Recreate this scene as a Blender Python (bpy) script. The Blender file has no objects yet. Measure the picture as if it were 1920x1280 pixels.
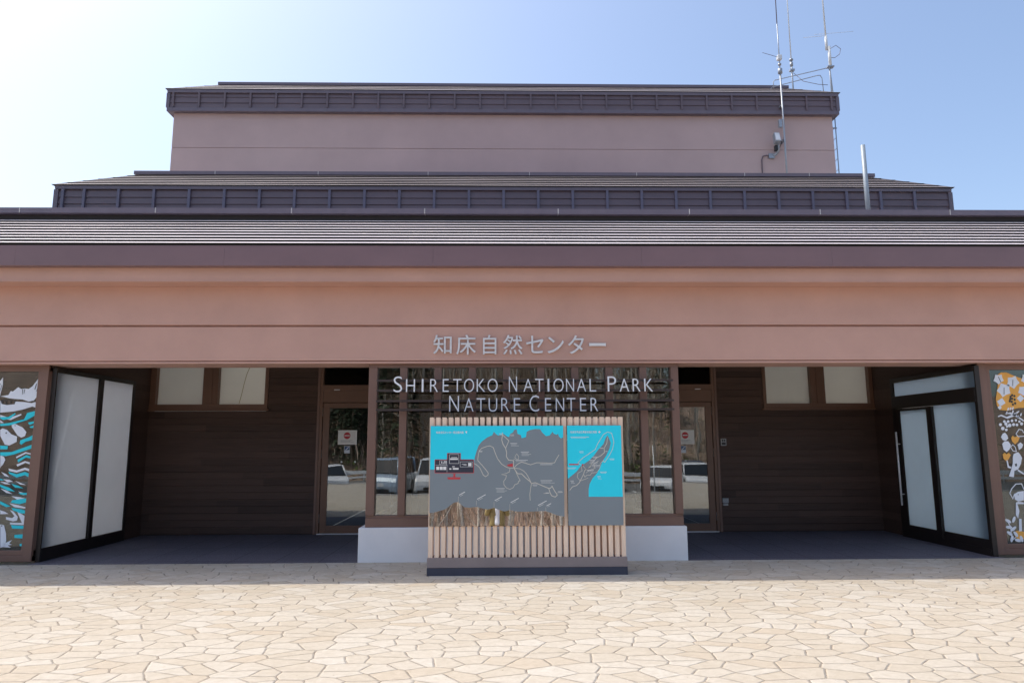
import bpy, bmesh, math, random
from mathutils import Vector, Matrix, noise
R = math.radians
scene = bpy.context.scene
col = scene.collection
random.seed(7)

# ------------------------------------------------------------------ camera
cam_d = bpy.data.cameras.new('camera'); cam = bpy.data.objects.new('camera', cam_d); col.objects.link(cam)
cam_d.sensor_width = 36.0; cam_d.lens = 24.0; cam_d.clip_start = 0.05; cam_d.clip_end = 3000
th, yaw, roll = R(8.5), R(1.1), R(0.22)
fw = Vector((math.sin(yaw)*math.cos(th), math.cos(yaw)*math.cos(th), math.sin(th)))
r0 = Vector((math.cos(yaw), -math.sin(yaw), 0)); u0 = r0.cross(fw)
rt = r0*math.cos(roll) - u0*math.sin(roll); up = u0*math.cos(roll) + r0*math.sin(roll)
cam.matrix_world = Matrix(((rt.x, up.x, -fw.x, 0), (rt.y, up.y, -fw.y, 0), (rt.z, up.z, -fw.z, 1.55), (0, 0, 0, 1)))
scene.camera = cam

# ------------------------------------------------------------------ sky and sun
SUN_EL, SUN_AZ = R(60), R(-68)          # azimuth from +Y towards +X
w = bpy.data.worlds.new('World'); scene.world = w; w.use_nodes = True
nt = w.node_tree; bg = nt.nodes['Background']
sky = nt.nodes.new('ShaderNodeTexSky'); sky.sky_type = 'NISHITA'; sky.sun_disc = False
sky.sun_elevation = SUN_EL; sky.sun_rotation = SUN_AZ; sky.altitude = 100; sky.air_density = 1.0; sky.dust_density = 3.2; sky.ozone_density = 1.5
nt.links.new(sky.outputs[0], bg.inputs[0]); bg.inputs[1].default_value = 0.15
sd = bpy.data.lights.new('sun', 'SUN'); sd.energy = 2.0; sd.angle = R(0.5); sd.color = (1, 0.93, 0.83)
sun = bpy.data.objects.new('sun', sd); col.objects.link(sun)
sv = Vector((math.sin(SUN_AZ)*math.cos(SUN_EL), math.cos(SUN_AZ)*math.cos(SUN_EL), math.sin(SUN_EL)))
sun.rotation_euler = sv.to_track_quat('Z', 'Y').to_euler(); sun.location = sv*60
vs = scene.view_settings; vs.view_transform = 'Standard'; vs.look = 'None'; vs.exposure = 0.70; vs.gamma = 1.0; vs.use_curve_mapping = False
scene.cycles.max_bounces = 12; scene.cycles.diffuse_bounces = 8; scene.cycles.glossy_bounces = 5; scene.cycles.transparent_max_bounces = 16
scene.cycles.use_denoising = True

# ------------------------------------------------------------------ materials
def nodes(name):
    m = bpy.data.materials.new(name); m.use_nodes = True
    return m, m.node_tree, m.node_tree.nodes['Principled BSDF'], m.node_tree.nodes.new, m.node_tree.links.new
def mat(name, c, rough=0.6, metal=0.0, var=0.08, vscale=6.0, stretch=(1, 1, 1), bump=0.0, bscale=80.0, spec=0.5, coat=0.0, rvar=0.0):
    m, t, b, N, Lk = nodes(name)
    b.inputs['Roughness'].default_value = rough; b.inputs['Metallic'].default_value = metal
    b.inputs['Specular IOR Level'].default_value = spec
    if coat: b.inputs['Coat Weight'].default_value = coat; b.inputs['Coat Roughness'].default_value = 0.08
    tc = N('ShaderNodeTexCoord'); mp = N('ShaderNodeMapping'); mp.inputs['Scale'].default_value = stretch
    Lk(tc.outputs['Object'], mp.inputs['Vector'])
    nz = N('ShaderNodeTexNoise'); nz.inputs['Scale'].default_value = vscale; nz.inputs['Detail'].default_value = 6; nz.inputs['Roughness'].default_value = 0.62
    Lk(mp.outputs[0], nz.inputs['Vector'])
    rp = N('ShaderNodeValToRGB'); e = rp.color_ramp.elements
    e[0].position = 0.28; e[1].position = 0.72
    e[0].color = (*[max(0, x*(1-var)) for x in c], 1); e[1].color = (*[min(1, x*(1+var)) for x in c], 1)
    Lk(nz.outputs['Fac'], rp.inputs[0]); Lk(rp.outputs[0], b.inputs['Base Color'])
    if rvar:
        mr = N('ShaderNodeMapRange'); mr.inputs[3].default_value = max(0.02, rough-rvar); mr.inputs[4].default_value = rough+rvar
        Lk(nz.outputs['Fac'], mr.inputs[0]); Lk(mr.outputs[0], b.inputs['Roughness'])
    if bump:
        n2 = N('ShaderNodeTexNoise'); n2.inputs['Scale'].default_value = bscale; n2.inputs['Detail'].default_value = 4
        Lk(mp.outputs[0], n2.inputs['Vector'])
        bp = N('ShaderNodeBump'); bp.inputs['Strength'].default_value = bump; bp.inputs['Distance'].default_value = 0.01
        Lk(n2.outputs['Fac'], bp.inputs['Height']); Lk(bp.outputs[0], b.inputs['Normal'])
    return m
def glass(name, base=0.08, tint=(0.86, 0.9, 0.88), wave=0.0):
    m, t, b, N, Lk = nodes(name); out = t.nodes['Material Output']; t.nodes.remove(b)
    tr = N('ShaderNodeBsdfTransparent'); tr.inputs[0].default_value = (*tint, 1)
    gl = N('ShaderNodeBsdfGlossy'); gl.inputs['Roughness'].default_value = 0.0; gl.inputs[0].default_value = (0.95, 0.97, 0.98, 1)
    fr = N('ShaderNodeFresnel'); fr.inputs[0].default_value = 1.5
    ma = N('ShaderNodeMath'); ma.operation = 'MULTIPLY_ADD'; ma.inputs[1].default_value = 1.8; ma.inputs[2].default_value = base; ma.use_clamp = True
    Lk(fr.outputs[0], ma.inputs[0])
    if wave:
        tc = N('ShaderNodeTexCoord'); nz = N('ShaderNodeTexNoise'); nz.inputs['Scale'].default_value = 1.6; nz.inputs['Detail'].default_value = 1
        Lk(tc.outputs['Object'], nz.inputs['Vector'])
        bp = N('ShaderNodeBump'); bp.inputs['Strength'].default_value = wave; bp.inputs['Distance'].default_value = 0.02
        Lk(nz.outputs['Fac'], bp.inputs['Height']); Lk(bp.outputs[0], gl.inputs['Normal'])
    mx = N('ShaderNodeMixShader'); Lk(ma.outputs[0], mx.inputs[0]); Lk(tr.outputs[0], mx.inputs[1]); Lk(gl.outputs[0], mx.inputs[2]); Lk(mx.outputs[0], out.inputs[0])
    return m

def paving_mat():
    m, t, b, N, Lk = nodes('stamped_paving')
    tc = N('ShaderNodeTexCoord'); mp = N('ShaderNodeMapping'); mp.inputs['Scale'].default_value = (4.3, 6.3, 1); mp.inputs['Rotation'].default_value = (0, 0, 0.12)
    Lk(tc.outputs['Object'], mp.inputs['Vector'])
    nw = N('ShaderNodeTexNoise'); nw.inputs['Scale'].default_value = 2.0; nw.inputs['Detail'].default_value = 2; Lk(mp.outputs[0], nw.inputs['Vector'])
    sb = N('ShaderNodeVectorMath'); sb.operation = 'SUBTRACT'; sb.inputs[1].default_value = (0.5, 0.5, 0.5); Lk(nw.outputs['Color'], sb.inputs[0])
    sc = N('ShaderNodeVectorMath'); sc.operation = 'SCALE'; sc.inputs['Scale'].default_value = 0.06; Lk(sb.outputs[0], sc.inputs[0])
    ad = N('ShaderNodeVectorMath'); ad.operation = 'ADD'; Lk(mp.outputs[0], ad.inputs[0]); Lk(sc.outputs[0], ad.inputs[1])
    ve = N('ShaderNodeTexVoronoi'); ve.voronoi_dimensions = '2D'; ve.feature = 'DISTANCE_TO_EDGE'; ve.inputs['Scale'].default_value = 1.0; ve.inputs['Randomness'].default_value = 1.0
    vc = N('ShaderNodeTexVoronoi'); vc.voronoi_dimensions = '2D'; vc.feature = 'F1'; vc.inputs['Scale'].default_value = 1.0; vc.inputs['Randomness'].default_value = 1.0
    Lk(ad.outputs[0], ve.inputs['Vector']); Lk(ad.outputs[0], vc.inputs['Vector'])
    # joint width wanders
    nj = N('ShaderNodeTexNoise'); nj.inputs['Scale'].default_value = 2.2; Lk(mp.outputs[0], nj.inputs['Vector'])
    jw = N('ShaderNodeMapRange'); jw.inputs[1].default_value = 0.3; jw.inputs[2].default_value = 0.7; jw.inputs[3].default_value = 0.002; jw.inputs[4].default_value = 0.027; Lk(nj.outputs['Fac'], jw.inputs[0])
    dv = N('ShaderNodeMath'); dv.operation = 'DIVIDE'; Lk(ve.outputs['Distance'], dv.inputs[0]); Lk(jw.outputs[0], dv.inputs[1])
    jr = N('ShaderNodeMapRange'); jr.inputs[1].default_value = 0.35; jr.inputs[2].default_value = 1.0; Lk(dv.outputs[0], jr.inputs[0])
    # stone colour: cell tone, fine cleft texture
    sx = N('ShaderNodeSeparateColor'); Lk(vc.outputs['Color'], sx.inputs[0])
    r1 = N('ShaderNodeValToRGB'); r1.color_ramp.elements[0].color = (0.525, 0.455, 0.358, 1); r1.color_ramp.elements[1].color = (0.585, 0.545, 0.472, 1)
    ee = r1.color_ramp.elements.new(0.14); ee.color = (0.520, 0.462, 0.372, 1); ee = r1.color_ramp.elements.new(0.75); ee.color = (0.562, 0.515, 0.435, 1); Lk(sx.outputs[0], r1.inputs[0])
    n1 = N('ShaderNodeTexNoise'); n1.inputs['Scale'].default_value = 3.5; n1.inputs['Detail'].default_value = 9; n1.inputs['Roughness'].default_value = 0.65; n1.inputs['Distortion'].default_value = 0.8
    Lk(mp.outputs[0], n1.inputs['Vector'])
    r2 = N('ShaderNodeValToRGB'); r2.color_ramp.elements[0].position = 0.3; r2.color_ramp.elements[1].position = 0.7
    r2.color_ramp.elements[0].color = (0.88, 0.86, 0.82, 1); r2.color_ramp.elements[1].color = (1.08, 1.08, 1.08, 1); Lk(n1.outputs['Fac'], r2.inputs[0])
    mu = N('ShaderNodeMix'); mu.data_type = 'RGBA'; mu.blend_type = 'MULTIPLY'; mu.inputs[0].default_value = 1.0; Lk(r1.outputs[0], mu.inputs[6]); Lk(r2.outputs[0], mu.inputs[7])
    # large stains
    n3 = N('ShaderNodeTexNoise'); n3.inputs['Scale'].default_value = 0.35; n3.inputs['Detail'].default_value = 4; Lk(tc.outputs['Object'], n3.inputs['Vector'])
    r3 = N('ShaderNodeValToRGB'); r3.color_ramp.elements[0].color = (0.9, 0.88, 0.85, 1); r3.color_ramp.elements[1].color = (1.05, 1.05, 1.06, 1); Lk(n3.outputs['Fac'], r3.inputs[0])
    m2 = N('ShaderNodeMix'); m2.data_type = 'RGBA'; m2.blend_type = 'MULTIPLY'; m2.inputs[0].default_value = 1.0; Lk(mu.outputs[2], m2.inputs[6]); Lk(r3.outputs[0], m2.inputs[7])
    n4 = N('ShaderNodeTexNoise'); n4.inputs['Scale'].default_value = 26.0; n4.inputs['Detail'].default_value = 3; Lk(tc.outputs['Object'], n4.inputs['Vector'])
    r4 = N('ShaderNodeValToRGB'); r4.color_ramp.elements[0].position = 0.70; r4.color_ramp.elements[1].position = 0.78; r4.color_ramp.elements[0].color = (1, 1, 1, 1); r4.color_ramp.elements[1].color = (0.62, 0.55, 0.48, 1); Lk(n4.outputs['Fac'], r4.inputs[0])
    m4 = N('ShaderNodeMix'); m4.data_type = 'RGBA'; m4.blend_type = 'MULTIPLY'; m4.inputs[0].default_value = 1.0; Lk(m2.outputs[2], m4.inputs[6]); Lk(r4.outputs[0], m4.inputs[7]); m2 = m4
    mj = N('ShaderNodeMix'); mj.data_type = 'RGBA'; Lk(jr.outputs[0], mj.inputs[0]); mj.inputs[6].default_value = (0.205, 0.155, 0.110, 1); Lk(m2.outputs[2], mj.inputs[7])
    Lk(mj.outputs[2], b.inputs['Base Color']); b.inputs['Roughness'].default_value = 0.75
    # relief: rounded stone edges + cleft surface
    rr = N('ShaderNodeMapRange'); rr.interpolation_type = 'SMOOTHSTEP'; rr.inputs[1].default_value = 0.0; rr.inputs[2].default_value = 0.07; Lk(ve.outputs['Distance'], rr.inputs[0])
    hs = N('ShaderNodeMath'); hs.operation = 'MULTIPLY_ADD'; hs.inputs[1].default_value = 0.45; Lk(n1.outputs['Fac'], hs.inputs[0]); Lk(rr.outputs[0], hs.inputs[2])
    bp = N('ShaderNodeBump'); bp.inputs['Strength'].default_value = 0.75; bp.inputs['Distance'].default_value = 0.012; Lk(hs.outputs[0], bp.inputs['Height']); Lk(bp.outputs[0], b.inputs['Normal'])
    return m

def tile_floor(name, c, sx, sy):
    m = mat(name, c, 0.7, var=0.55, vscale=60, bump=0.25, bscale=150); t = m.node_tree; b = t.nodes['Principled BSDF']; N, Lk = t.nodes.new, t.links.new
    src = b.inputs['Base Color'].links[0].from_socket
    tc = N('ShaderNodeTexCoord'); br = N('ShaderNodeTexBrick'); br.offset = 0.0; br.inputs['Scale'].default_value = 1.0; br.inputs['Brick Width'].default_value = sx; br.inputs['Row Height'].default_value = sy; br.inputs['Mortar Size'].default_value = 0.006
    br.inputs['Color1'].default_value = (1, 1, 1, 1); br.inputs['Color2'].default_value = (0.86, 0.86, 0.88, 1); br.inputs['Mortar'].default_value = (0.35, 0.35, 0.36, 1)
    Lk(tc.outputs['Object'], br.inputs['Vector'])
    mu = N('ShaderNodeMix'); mu.data_type = 'RGBA'; mu.blend_type = 'MULTIPLY'; mu.inputs[0].default_value = 1.0; Lk(src, mu.inputs[6]); Lk(br.outputs['Color'], mu.inputs[7]); Lk(mu.outputs[2], b.inputs['Base Color'])
    return m

def board_mat(name, c1, c2, pitch):
    # dark stained timber: every board its own tone, grain along X
    m, t, b, N, Lk = nodes(name)
    tc = N('ShaderNodeTexCoord'); sp = N('ShaderNodeSeparateXYZ'); Lk(tc.outputs['Object'], sp.inputs[0])
    dv = N('ShaderNodeMath'); dv.operation = 'DIVIDE'; dv.inputs[1].default_value = pitch; Lk(sp.outputs['Z'], dv.inputs[0])
    fl = N('ShaderNodeMath'); fl.operation = 'FLOOR'; Lk(dv.outputs[0], fl.inputs[0])
    # boards are cut to length, so tone also changes along X
    xs = N('ShaderNodeMath'); xs.operation = 'MULTIPLY_ADD'; xs.inputs[1].default_value = 0.37; Lk(fl.outputs[0], xs.inputs[0]); Lk(sp.outputs['X'], xs.inputs[2])
    xd = N('ShaderNodeMath'); xd.operation = 'DIVIDE'; xd.inputs[1].default_value = 1.9; Lk(xs.outputs[0], xd.inputs[0])
    xf = N('ShaderNodeMath'); xf.operation = 'FLOOR'; Lk(xd.outputs[0], xf.inputs[0])
    cb = N('ShaderNodeCombineXYZ'); Lk(fl.outputs[0], cb.inputs[0]); Lk(xf.outputs[0], cb.inputs[1])
    wn = N('ShaderNodeTexWhiteNoise'); Lk(cb.outputs[0], wn.inputs['Vector'])
    mp = N('ShaderNodeMapping'); mp.inputs['Scale'].default_value = (1.2, 10, 34); Lk(tc.outputs['Object'], mp.inputs['Vector'])
    nz = N('ShaderNodeTexNoise'); nz.inputs['Scale'].default_value = 2.0; nz.inputs['Detail'].default_value = 7; Lk(mp.outputs[0], nz.inputs['Vector'])
    mm = N('ShaderNodeMath'); mm.operation = 'MULTIPLY_ADD'; mm.inputs[1].default_value = 0.30; Lk(wn.outputs['Value'], mm.inputs[0])
    m3 = N('ShaderNodeMath'); m3.operation = 'MULTIPLY'; m3.inputs[1].default_value = 0.55; Lk(nz.outputs['Fac'], m3.inputs[0]); Lk(m3.outputs[0], mm.inputs[2])
    rp = N('ShaderNodeValToRGB'); rp.color_ramp.elements[0].color = (*c1, 1); rp.color_ramp.elements[1].color = (*c2, 1); rp.color_ramp.elements[0].position = 0.2; rp.color_ramp.elements[1].position = 0.9
    Lk(mm.outputs[0], rp.inputs[0]); Lk(rp.outputs[0], b.inputs['Base Color'])
    b.inputs['Roughness'].default_value = 0.6; b.inputs['Specular IOR Level'].default_value = 0.3
    bp = N('ShaderNodeBump'); bp.inputs['Strength'].default_value = 0.25; bp.inputs['Distance'].default_value = 0.004; Lk(nz.outputs['Fac'], bp.inputs['Height']); Lk(bp.outputs[0], b.inputs['Normal'])
    return m

M = {}
M['paving'] = paving_mat()
M['plaster'] = mat('brown_render', (0.60, 0.36, 0.288), 0.75, var=0.07, vscale=1.3, bump=0.35, bscale=160)
M['tower_plaster'] = mat('tower_render', (0.52, 0.38, 0.36), 0.8, var=0.07, vscale=0.9, bump=0.3, bscale=140)
M['fascia'] = mat('fascia_metal', (0.215, 0.130, 0.138), 0.38, var=0.10, vscale=0.8, stretch=(1, 1, 2), spec=0.5, rvar=0.06)
M['cladding'] = mat('cladding_metal', (0.140, 0.103, 0.116), 0.42, var=0.10, vscale=1.5)
M['batten'] = mat('batten_metal', (0.132, 0.118, 0.165), 0.35, var=0.08)
M['roof'] = mat('roof_sheet', (0.76, 0.69, 0.695), 0.5, var=0.07, vscale=0.7, stretch=(1, 5, 5), rvar=0.08)  # pale colour stands in for sky sheen on the lower sheets
M['roof_upper'] = mat('upper_roof_sheet', (0.36, 0.31, 0.305), 0.5, var=0.10, vscale=0.7, stretch=(1, 5, 5), rvar=0.08)  # darker copy of the sheet with less sky sheen painted in
M['cap'] = mat('ridge_metal', (0.150, 0.122, 0.148), 0.38, var=0.08)
M['seal'] = mat('pale_sealant', (0.55, 0.53, 0.5), 0.6)
M['dark_edge_shade'] = mat('dark_riser_shade', (0.030, 0.024, 0.022), 0.7)  # dark colour stands in for shade in seam gaps and under ridge caps
M['frame'] = mat('brown_frame', (0.205, 0.115, 0.085), 0.42, var=0.07, vscale=3)
M['frame_dark'] = mat('dark_frame', (0.018, 0.013, 0.011), 0.4)
M['door_frame'] = mat('door_frame_brown', (0.195, 0.102, 0.064), 0.45, var=0.07, vscale=3)
M['siding'] = board_mat('dark_siding', (0.058, 0.035, 0.027), (0.150, 0.088, 0.065), 0.118)
M['plinth'] = mat('grey_plinth', (0.83, 0.82, 0.81), 0.8, var=0.05, vscale=1.6, bump=0.15, bscale=120)
M['alcove_floor'] = tile_floor('dark_granite_floor', (0.135, 0.125, 0.150), 0.6, 0.6)
M['asphalt'] = mat('asphalt', (0.17, 0.167, 0.16), 0.9, var=0.25, vscale=30, bump=0.3, bscale=90)
M['kerb'] = mat('kerb_concrete', (0.36, 0.35, 0.33), 0.85, var=0.1)
M['line'] = mat('road_paint', (0.75, 0.75, 0.73), 0.7, var=0.08)
M['glass'] = glass('window_glass', 0.085, wave=0.05)
M['clear_glass'] = glass('added_rooflight_glass', 0.0, (0.97, 0.98, 0.98))  # clear glazing of the added, unseen roof openings
M['art_glass'] = glass('dark_window_glass', 0.0, (0.55, 0.6, 0.6))
def translucent(name, c, fac, rough=0.35, spec=0.4, film=0.0):
    m = mat(name, c, rough, var=0.04, vscale=1.2, spec=spec); t = m.node_tree; b = t.nodes['Principled BSDF']; out = t.nodes['Material Output']
    tl = t.nodes.new('ShaderNodeBsdfTranslucent'); mx = t.nodes.new('ShaderNodeMixShader'); mx.inputs[0].default_value = fac
    col_ = b.inputs['Base Color'].links[0].from_socket; t.links.new(col_, tl.inputs[0])
    t.links.new(b.outputs[0], mx.inputs[1]); t.links.new(tl.outputs[0], mx.inputs[2]); t.links.new(mx.outputs[0], out.inputs[0])
    return m
M['frost_left'] = translucent('frosted_film', (0.70, 0.79, 0.87), 0.78, 0.25, 0.6)
M['frost_right'] = translucent('bluish_frosted_film', (0.56, 0.78, 0.95), 0.84, 0.25, 0.6)
M['blind'] = translucent('cream_blind', (0.93, 0.91, 0.84), 0.88, 0.85, 0.2)
M['opal'] = translucent('added_opal_rooflight', (0.95, 0.95, 0.94), 0.95, 0.4, 0)  # diffusing glazing of the added roof openings, softens sun behind the frosted panes
M['added_room'] = mat('added_room_white', (0.86, 0.85, 0.82), 0.8, var=0.04)  # bright finish of the unseen rooms added for backlight
M['stain'] = mat('blind_stain', (0.46, 0.40, 0.22), 0.85)
M['steel'] = mat('brushed_steel', (0.80, 0.79, 0.78), 0.36, metal=0.15, var=0.12, vscale=4, stretch=(1, 1, 6))
M['letter_white'] = mat('white_enamel', (0.90, 0.91, 0.92), 0.4, var=0.02)
M['rail_dark'] = mat('dark_rail', (0.045, 0.028, 0.024), 0.45)
M['slat'] = mat('pale_larch', (0.88, 0.66, 0.50), 0.75, var=0.16, vscale=3, stretch=(9, 9, 0.5), bump=0.25, bscale=30)
M['slat_b'] = mat('warm_larch', (0.50, 0.335, 0.235), 0.75, var=0.18, vscale=3, stretch=(9, 9, 0.5), bump=0.25, bscale=30)
M['slate_panel'] = mat('slate_print', (0.215, 0.255, 0.280), 0.5, var=0.03, vscale=2)
M['cyan'] = mat('cyan_print', (0.012, 0.74, 0.92), 0.5, var=0.02)
M['white_print'] = mat('white_print', (0.82, 0.82, 0.80), 0.6, var=0.02)
M['cream_print'] = mat('cream_print', (0.72, 0.68, 0.58), 0.6, var=0.02)
M['red_print'] = mat('red_print', (0.60, 0.05, 0.06), 0.6, var=0.02)
M['navy_print'] = mat('navy_print', (0.030, 0.034, 0.055), 0.55, var=0.02)
M['board_base'] = mat('board_base_paint', (0.27, 0.22, 0.21), 0.6, var=0.10, vscale=3)
M['board_foot'] = mat('board_foot_paint', (0.045, 0.05, 0.075), 0.6, var=0.12, vscale=3)
mm_, t_, b_, N_, L_ = nodes('mirror_steel'); b_.inputs['Metallic'].default_value = 1.0; b_.inputs['Base Color'].default_value = (0.9, 0.88, 0.86, 1); b_.inputs['Roughness'].default_value = 0.0; M['mirror'] = mm_
M['decal_white'] = mat('white_window_film', (0.78, 0.82, 0.88), 0.6, var=0.02)
M['decal_cyan'] = mat('cyan_window_film', (0.02, 0.66, 0.76), 0.6, var=0.02)
M['decal_orange'] = mat('orange_window_film', (0.85, 0.42, 0.08), 0.6, var=0.03)
M['decal_dark'] = mat('dark_window_film', (0.03, 0.04, 0.045), 0.6)
M['galv'] = mat('galvanised_steel', (0.36, 0.39, 0.43), 0.45, metal=0.55, var=0.1, vscale=8)
M['pipe'] = mat('zinc_pipe', (0.34, 0.39, 0.43), 0.5, metal=0.2, var=0.1)
M['aerial'] = mat('aerial_white', (0.68, 0.70, 0.70), 0.5, var=0.05)
M['black'] = mat('black_plastic', (0.02, 0.02, 0.022), 0.5)
M['grey_plastic'] = mat('grey_plastic', (0.42, 0.43, 0.43), 0.5)
M['paper'] = mat('cream_paper', (0.92, 0.90, 0.84), 0.8, var=0.03)
M['blue_print'] = mat('blue_print', (0.06, 0.13, 0.26), 0.5, var=0.1, vscale=20)
M['art_back'] = mat('dark_back_panel', (0.045, 0.068, 0.078), 0.8, var=0.2, vscale=1.2)
M['interior'] = mat('interior_wall', (0.22, 0.17, 0.13), 0.8, var=0.1)
M['interior_floor'] = mat('interior_floor', (0.14, 0.12, 0.10), 0.7, var=0.1)
M['wood_post'] = mat('interior_timber', (0.30, 0.17, 0.09), 0.55, var=0.2, vscale=4, stretch=(6, 6, 0.4))
M['bark'] = mat('birch_bark', (0.46, 0.41, 0.34), 0.85, var=0.4, vscale=5, stretch=(1, 1, 3))
M['twig'] = mat('twig_bark', (0.27, 0.19, 0.13), 0.85, var=0.3, vscale=2)
M['needle'] = mat('needle_leaf', (0.035, 0.060, 0.028), 0.8, var=0.4, vscale=3)
M['stem'] = mat('dry_stem', (0.60, 0.46, 0.37), 0.9, var=0.5, vscale=1.5)
M['bamboo'] = mat('bamboo_leaf', (0.085, 0.125, 0.03), 0.7, var=0.45, vscale=2)
M['hill'] = mat('dry_grass_slope', (0.36, 0.26, 0.19), 0.95, var=0.45, vscale=0.6, bump=0.5, bscale=4)
M['tyre'] = mat('tyre_rubber', (0.02, 0.02, 0.02), 0.85)
M['rim'] = mat('alloy_rim', (0.55, 0.55, 0.56), 0.35, metal=0.8)
M['car_glass'] = mat('car_glass', (0.012, 0.016, 0.018), 0.06, spec=0.8)
M['car_white'] = mat('white_car_paint', (0.80, 0.80, 0.79), 0.3, var=0.02, coat=0.6)
M['car_silver'] = mat('silver_blue_car_paint', (0.42, 0.50, 0.58), 0.3, metal=0.3, var=0.02, coat=0.6)
M['car_dark'] = mat('dark_car_paint', (0.03, 0.035, 0.05), 0.3, var=0.02, coat=0.6)
M['lamp_glass'] = mat('lamp_glass', (0.7, 0.72, 0.74), 0.1)
M['skin'] = mat('skin', (0.50, 0.31, 0.23), 0.55, var=0.06)
M['khaki'] = mat('khaki_cloth', (0.225, 0.175, 0.075), 0.9, var=0.2, vscale=8, bump=0.3, bscale=60)
M['shirt'] = mat('pale_shirt_cloth', (0.65, 0.68, 0.76), 0.9, var=0.06, vscale=6)
M['trouser'] = mat('dark_denim', (0.03, 0.04, 0.07), 0.9, var=0.2)
M['hair'] = mat('dark_hair', (0.015, 0.011, 0.009), 0.5, var=0.3, vscale=30, stretch=(4, 4, 0.5))

# ------------------------------------------------------------------ helpers
def root_loc(o):
    v = Vector((0, 0, 0))
    while o is not None:
        v += o.location; o = o.parent
    return v
class MB:
    """collects shapes given in world metres and links them as ONE mesh object"""
    def __init__(s): s.v = []; s.f = []; s.mi = []; s.cur = 0; s.sm = []
    def slot(s, i): s.cur = i; return s
    def face(s, idx, smooth=False): s.f.append(idx); s.mi.append(s.cur); s.sm.append(smooth)
    def box(s, x0, x1, y0, y1, z0, z1):
        i = len(s.v); s.v += [(x0, y0, z0), (x1, y0, z0), (x1, y1, z0), (x0, y1, z0), (x0, y0, z1), (x1, y0, z1), (x1, y1, z1), (x0, y1, z1)]
        for q in ((0, 3, 2, 1), (4, 5, 6, 7), (0, 1, 5, 4), (1, 2, 6, 5), (2, 3, 7, 6), (3, 0, 4, 7)): s.face([i+k for k in q])
        return s
    def hexa(s, p):
        i = len(s.v); s.v += [tuple(q) for q in p]
        for q in ((0, 3, 2, 1), (4, 5, 6, 7), (0, 1, 5, 4), (1, 2, 6, 5), (2, 3, 7, 6), (3, 0, 4, 7)): s.face([i+k for k in q])
        return s
    def quad(s, *p):
        i = len(s.v); s.v += [tuple(q) for q in p]; s.face(list(range(i, i+len(p)))); return s
    def tube(s, pts, rad, n=8, smooth=True, caps=True):
        pts = [Vector(p) for p in pts]
        if not isinstance(rad, (list, tuple)): rad = [rad]*len(pts)
        i0 = len(s.v); prev = None
        for k, p in enumerate(pts):
            d = (pts[min(k+1, len(pts)-1)] - pts[max(k-1, 0)]).normalized()
            a = d.orthogonal().normalized() if prev is None else (prev - d*prev.dot(d)).normalized()
            prev = a; b = d.cross(a)
            for j in range(n):
                q = 2*math.pi*j/n; s.v.append(tuple(p + (a*math.cos(q) + b*math.sin(q))*rad[k]))
        for k in range(len(pts)-1):
            for j in range(n):
                s.face([i0+k*n+j, i0+k*n+(j+1) % n, i0+(k+1)*n+(j+1) % n, i0+(k+1)*n+j], smooth)
        if caps:
            s.face([i0+j for j in range(n)][::-1]); s.face([i0+(len(pts)-1)*n+j for j in range(n)])
        return s
    def disc(s, cx, y, cz, r, n=20, th=0.0):
        i = len(s.v); s.v += [(cx+r*math.cos(2*math.pi*k/n), y, cz+r*math.sin(2*math.pi*k/n)) for k in range(n)]; s.face(list(range(i, i+n))); return s
    def poly(s, pts, y):
        """flat outline in the x-z plane at depth y, seen from -Y"""
        a = sum(pts[i][0]*pts[(i+1) % len(pts)][1] - pts[(i+1) % len(pts)][0]*pts[i][1] for i in range(len(pts)))
        if a < 0: pts = pts[::-1]
        i = len(s.v); s.v += [(p[0], y, p[1]) for p in pts]; s.face(list(range(i, i+len(pts)))); return s
    def prism(s, pts, y0, y1):
        a = sum(pts[i][0]*pts[(i+1) % len(pts)][1] - pts[(i+1) % len(pts)][0]*pts[i][1] for i in range(len(pts)))
        if a < 0: pts = pts[::-1]
        n = len(pts); i = len(s.v); s.v += [(p[0], y0, p[1]) for p in pts] + [(p[0], y1, p[1]) for p in pts]
        s.face(list(range(i, i+n))); s.face(list(range(i+n, i+2*n))[::-1])
        for k in range(n): s.face([i+k, i+n+k, i+n+(k+1) % n, i+(k+1) % n])
        return s
    def extr_x(s, prof, x0, x1, cap=True):
        """profile of (y,z) points swept along X (open outline, closed by caps when cap)"""
        n = len(prof); i = len(s.v); s.v += [(x0, p[0], p[1]) for p in prof] + [(x1, p[0], p[1]) for p in prof]
        for k in range(n): s.face([i+k, i+(k+1) % n, i+n+(k+1) % n, i+n+k])
        if cap: s.face(list(range(i, i+n))[::-1]); s.face(list(range(i+n, i+2*n)))
        return s
    def ribbon(s, pts, wd, y):
        P = [Vector((p[0], p[1])) for p in pts]; L = []; Rr = []
        for k, p in enumerate(P):
            d1 = (P[k]-P[k-1]).normalized() if k else (P[1]-P[0]).normalized()
            d2 = (P[k+1]-P[k]).normalized() if k < len(P)-1 else d1
            d = (d1+d2); d = d.normalized() if d.length > 1e-4 else d1
            nn = Vector((-d.y, d.x)); c = max(0.5, nn.dot(Vector((-d1.y, d1.x)))); h = wd/2/c
            L.append(p+nn*h); Rr.append(p-nn*h)
        i = len(s.v); n = len(P)
        s.v += [(q.x, y, q.y) for q in L] + [(q.x, y, q.y) for q in Rr]
        for k in range(n-1): s.face([i+n+k, i+n+k+1, i+k+1, i+k])
        return s
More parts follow.
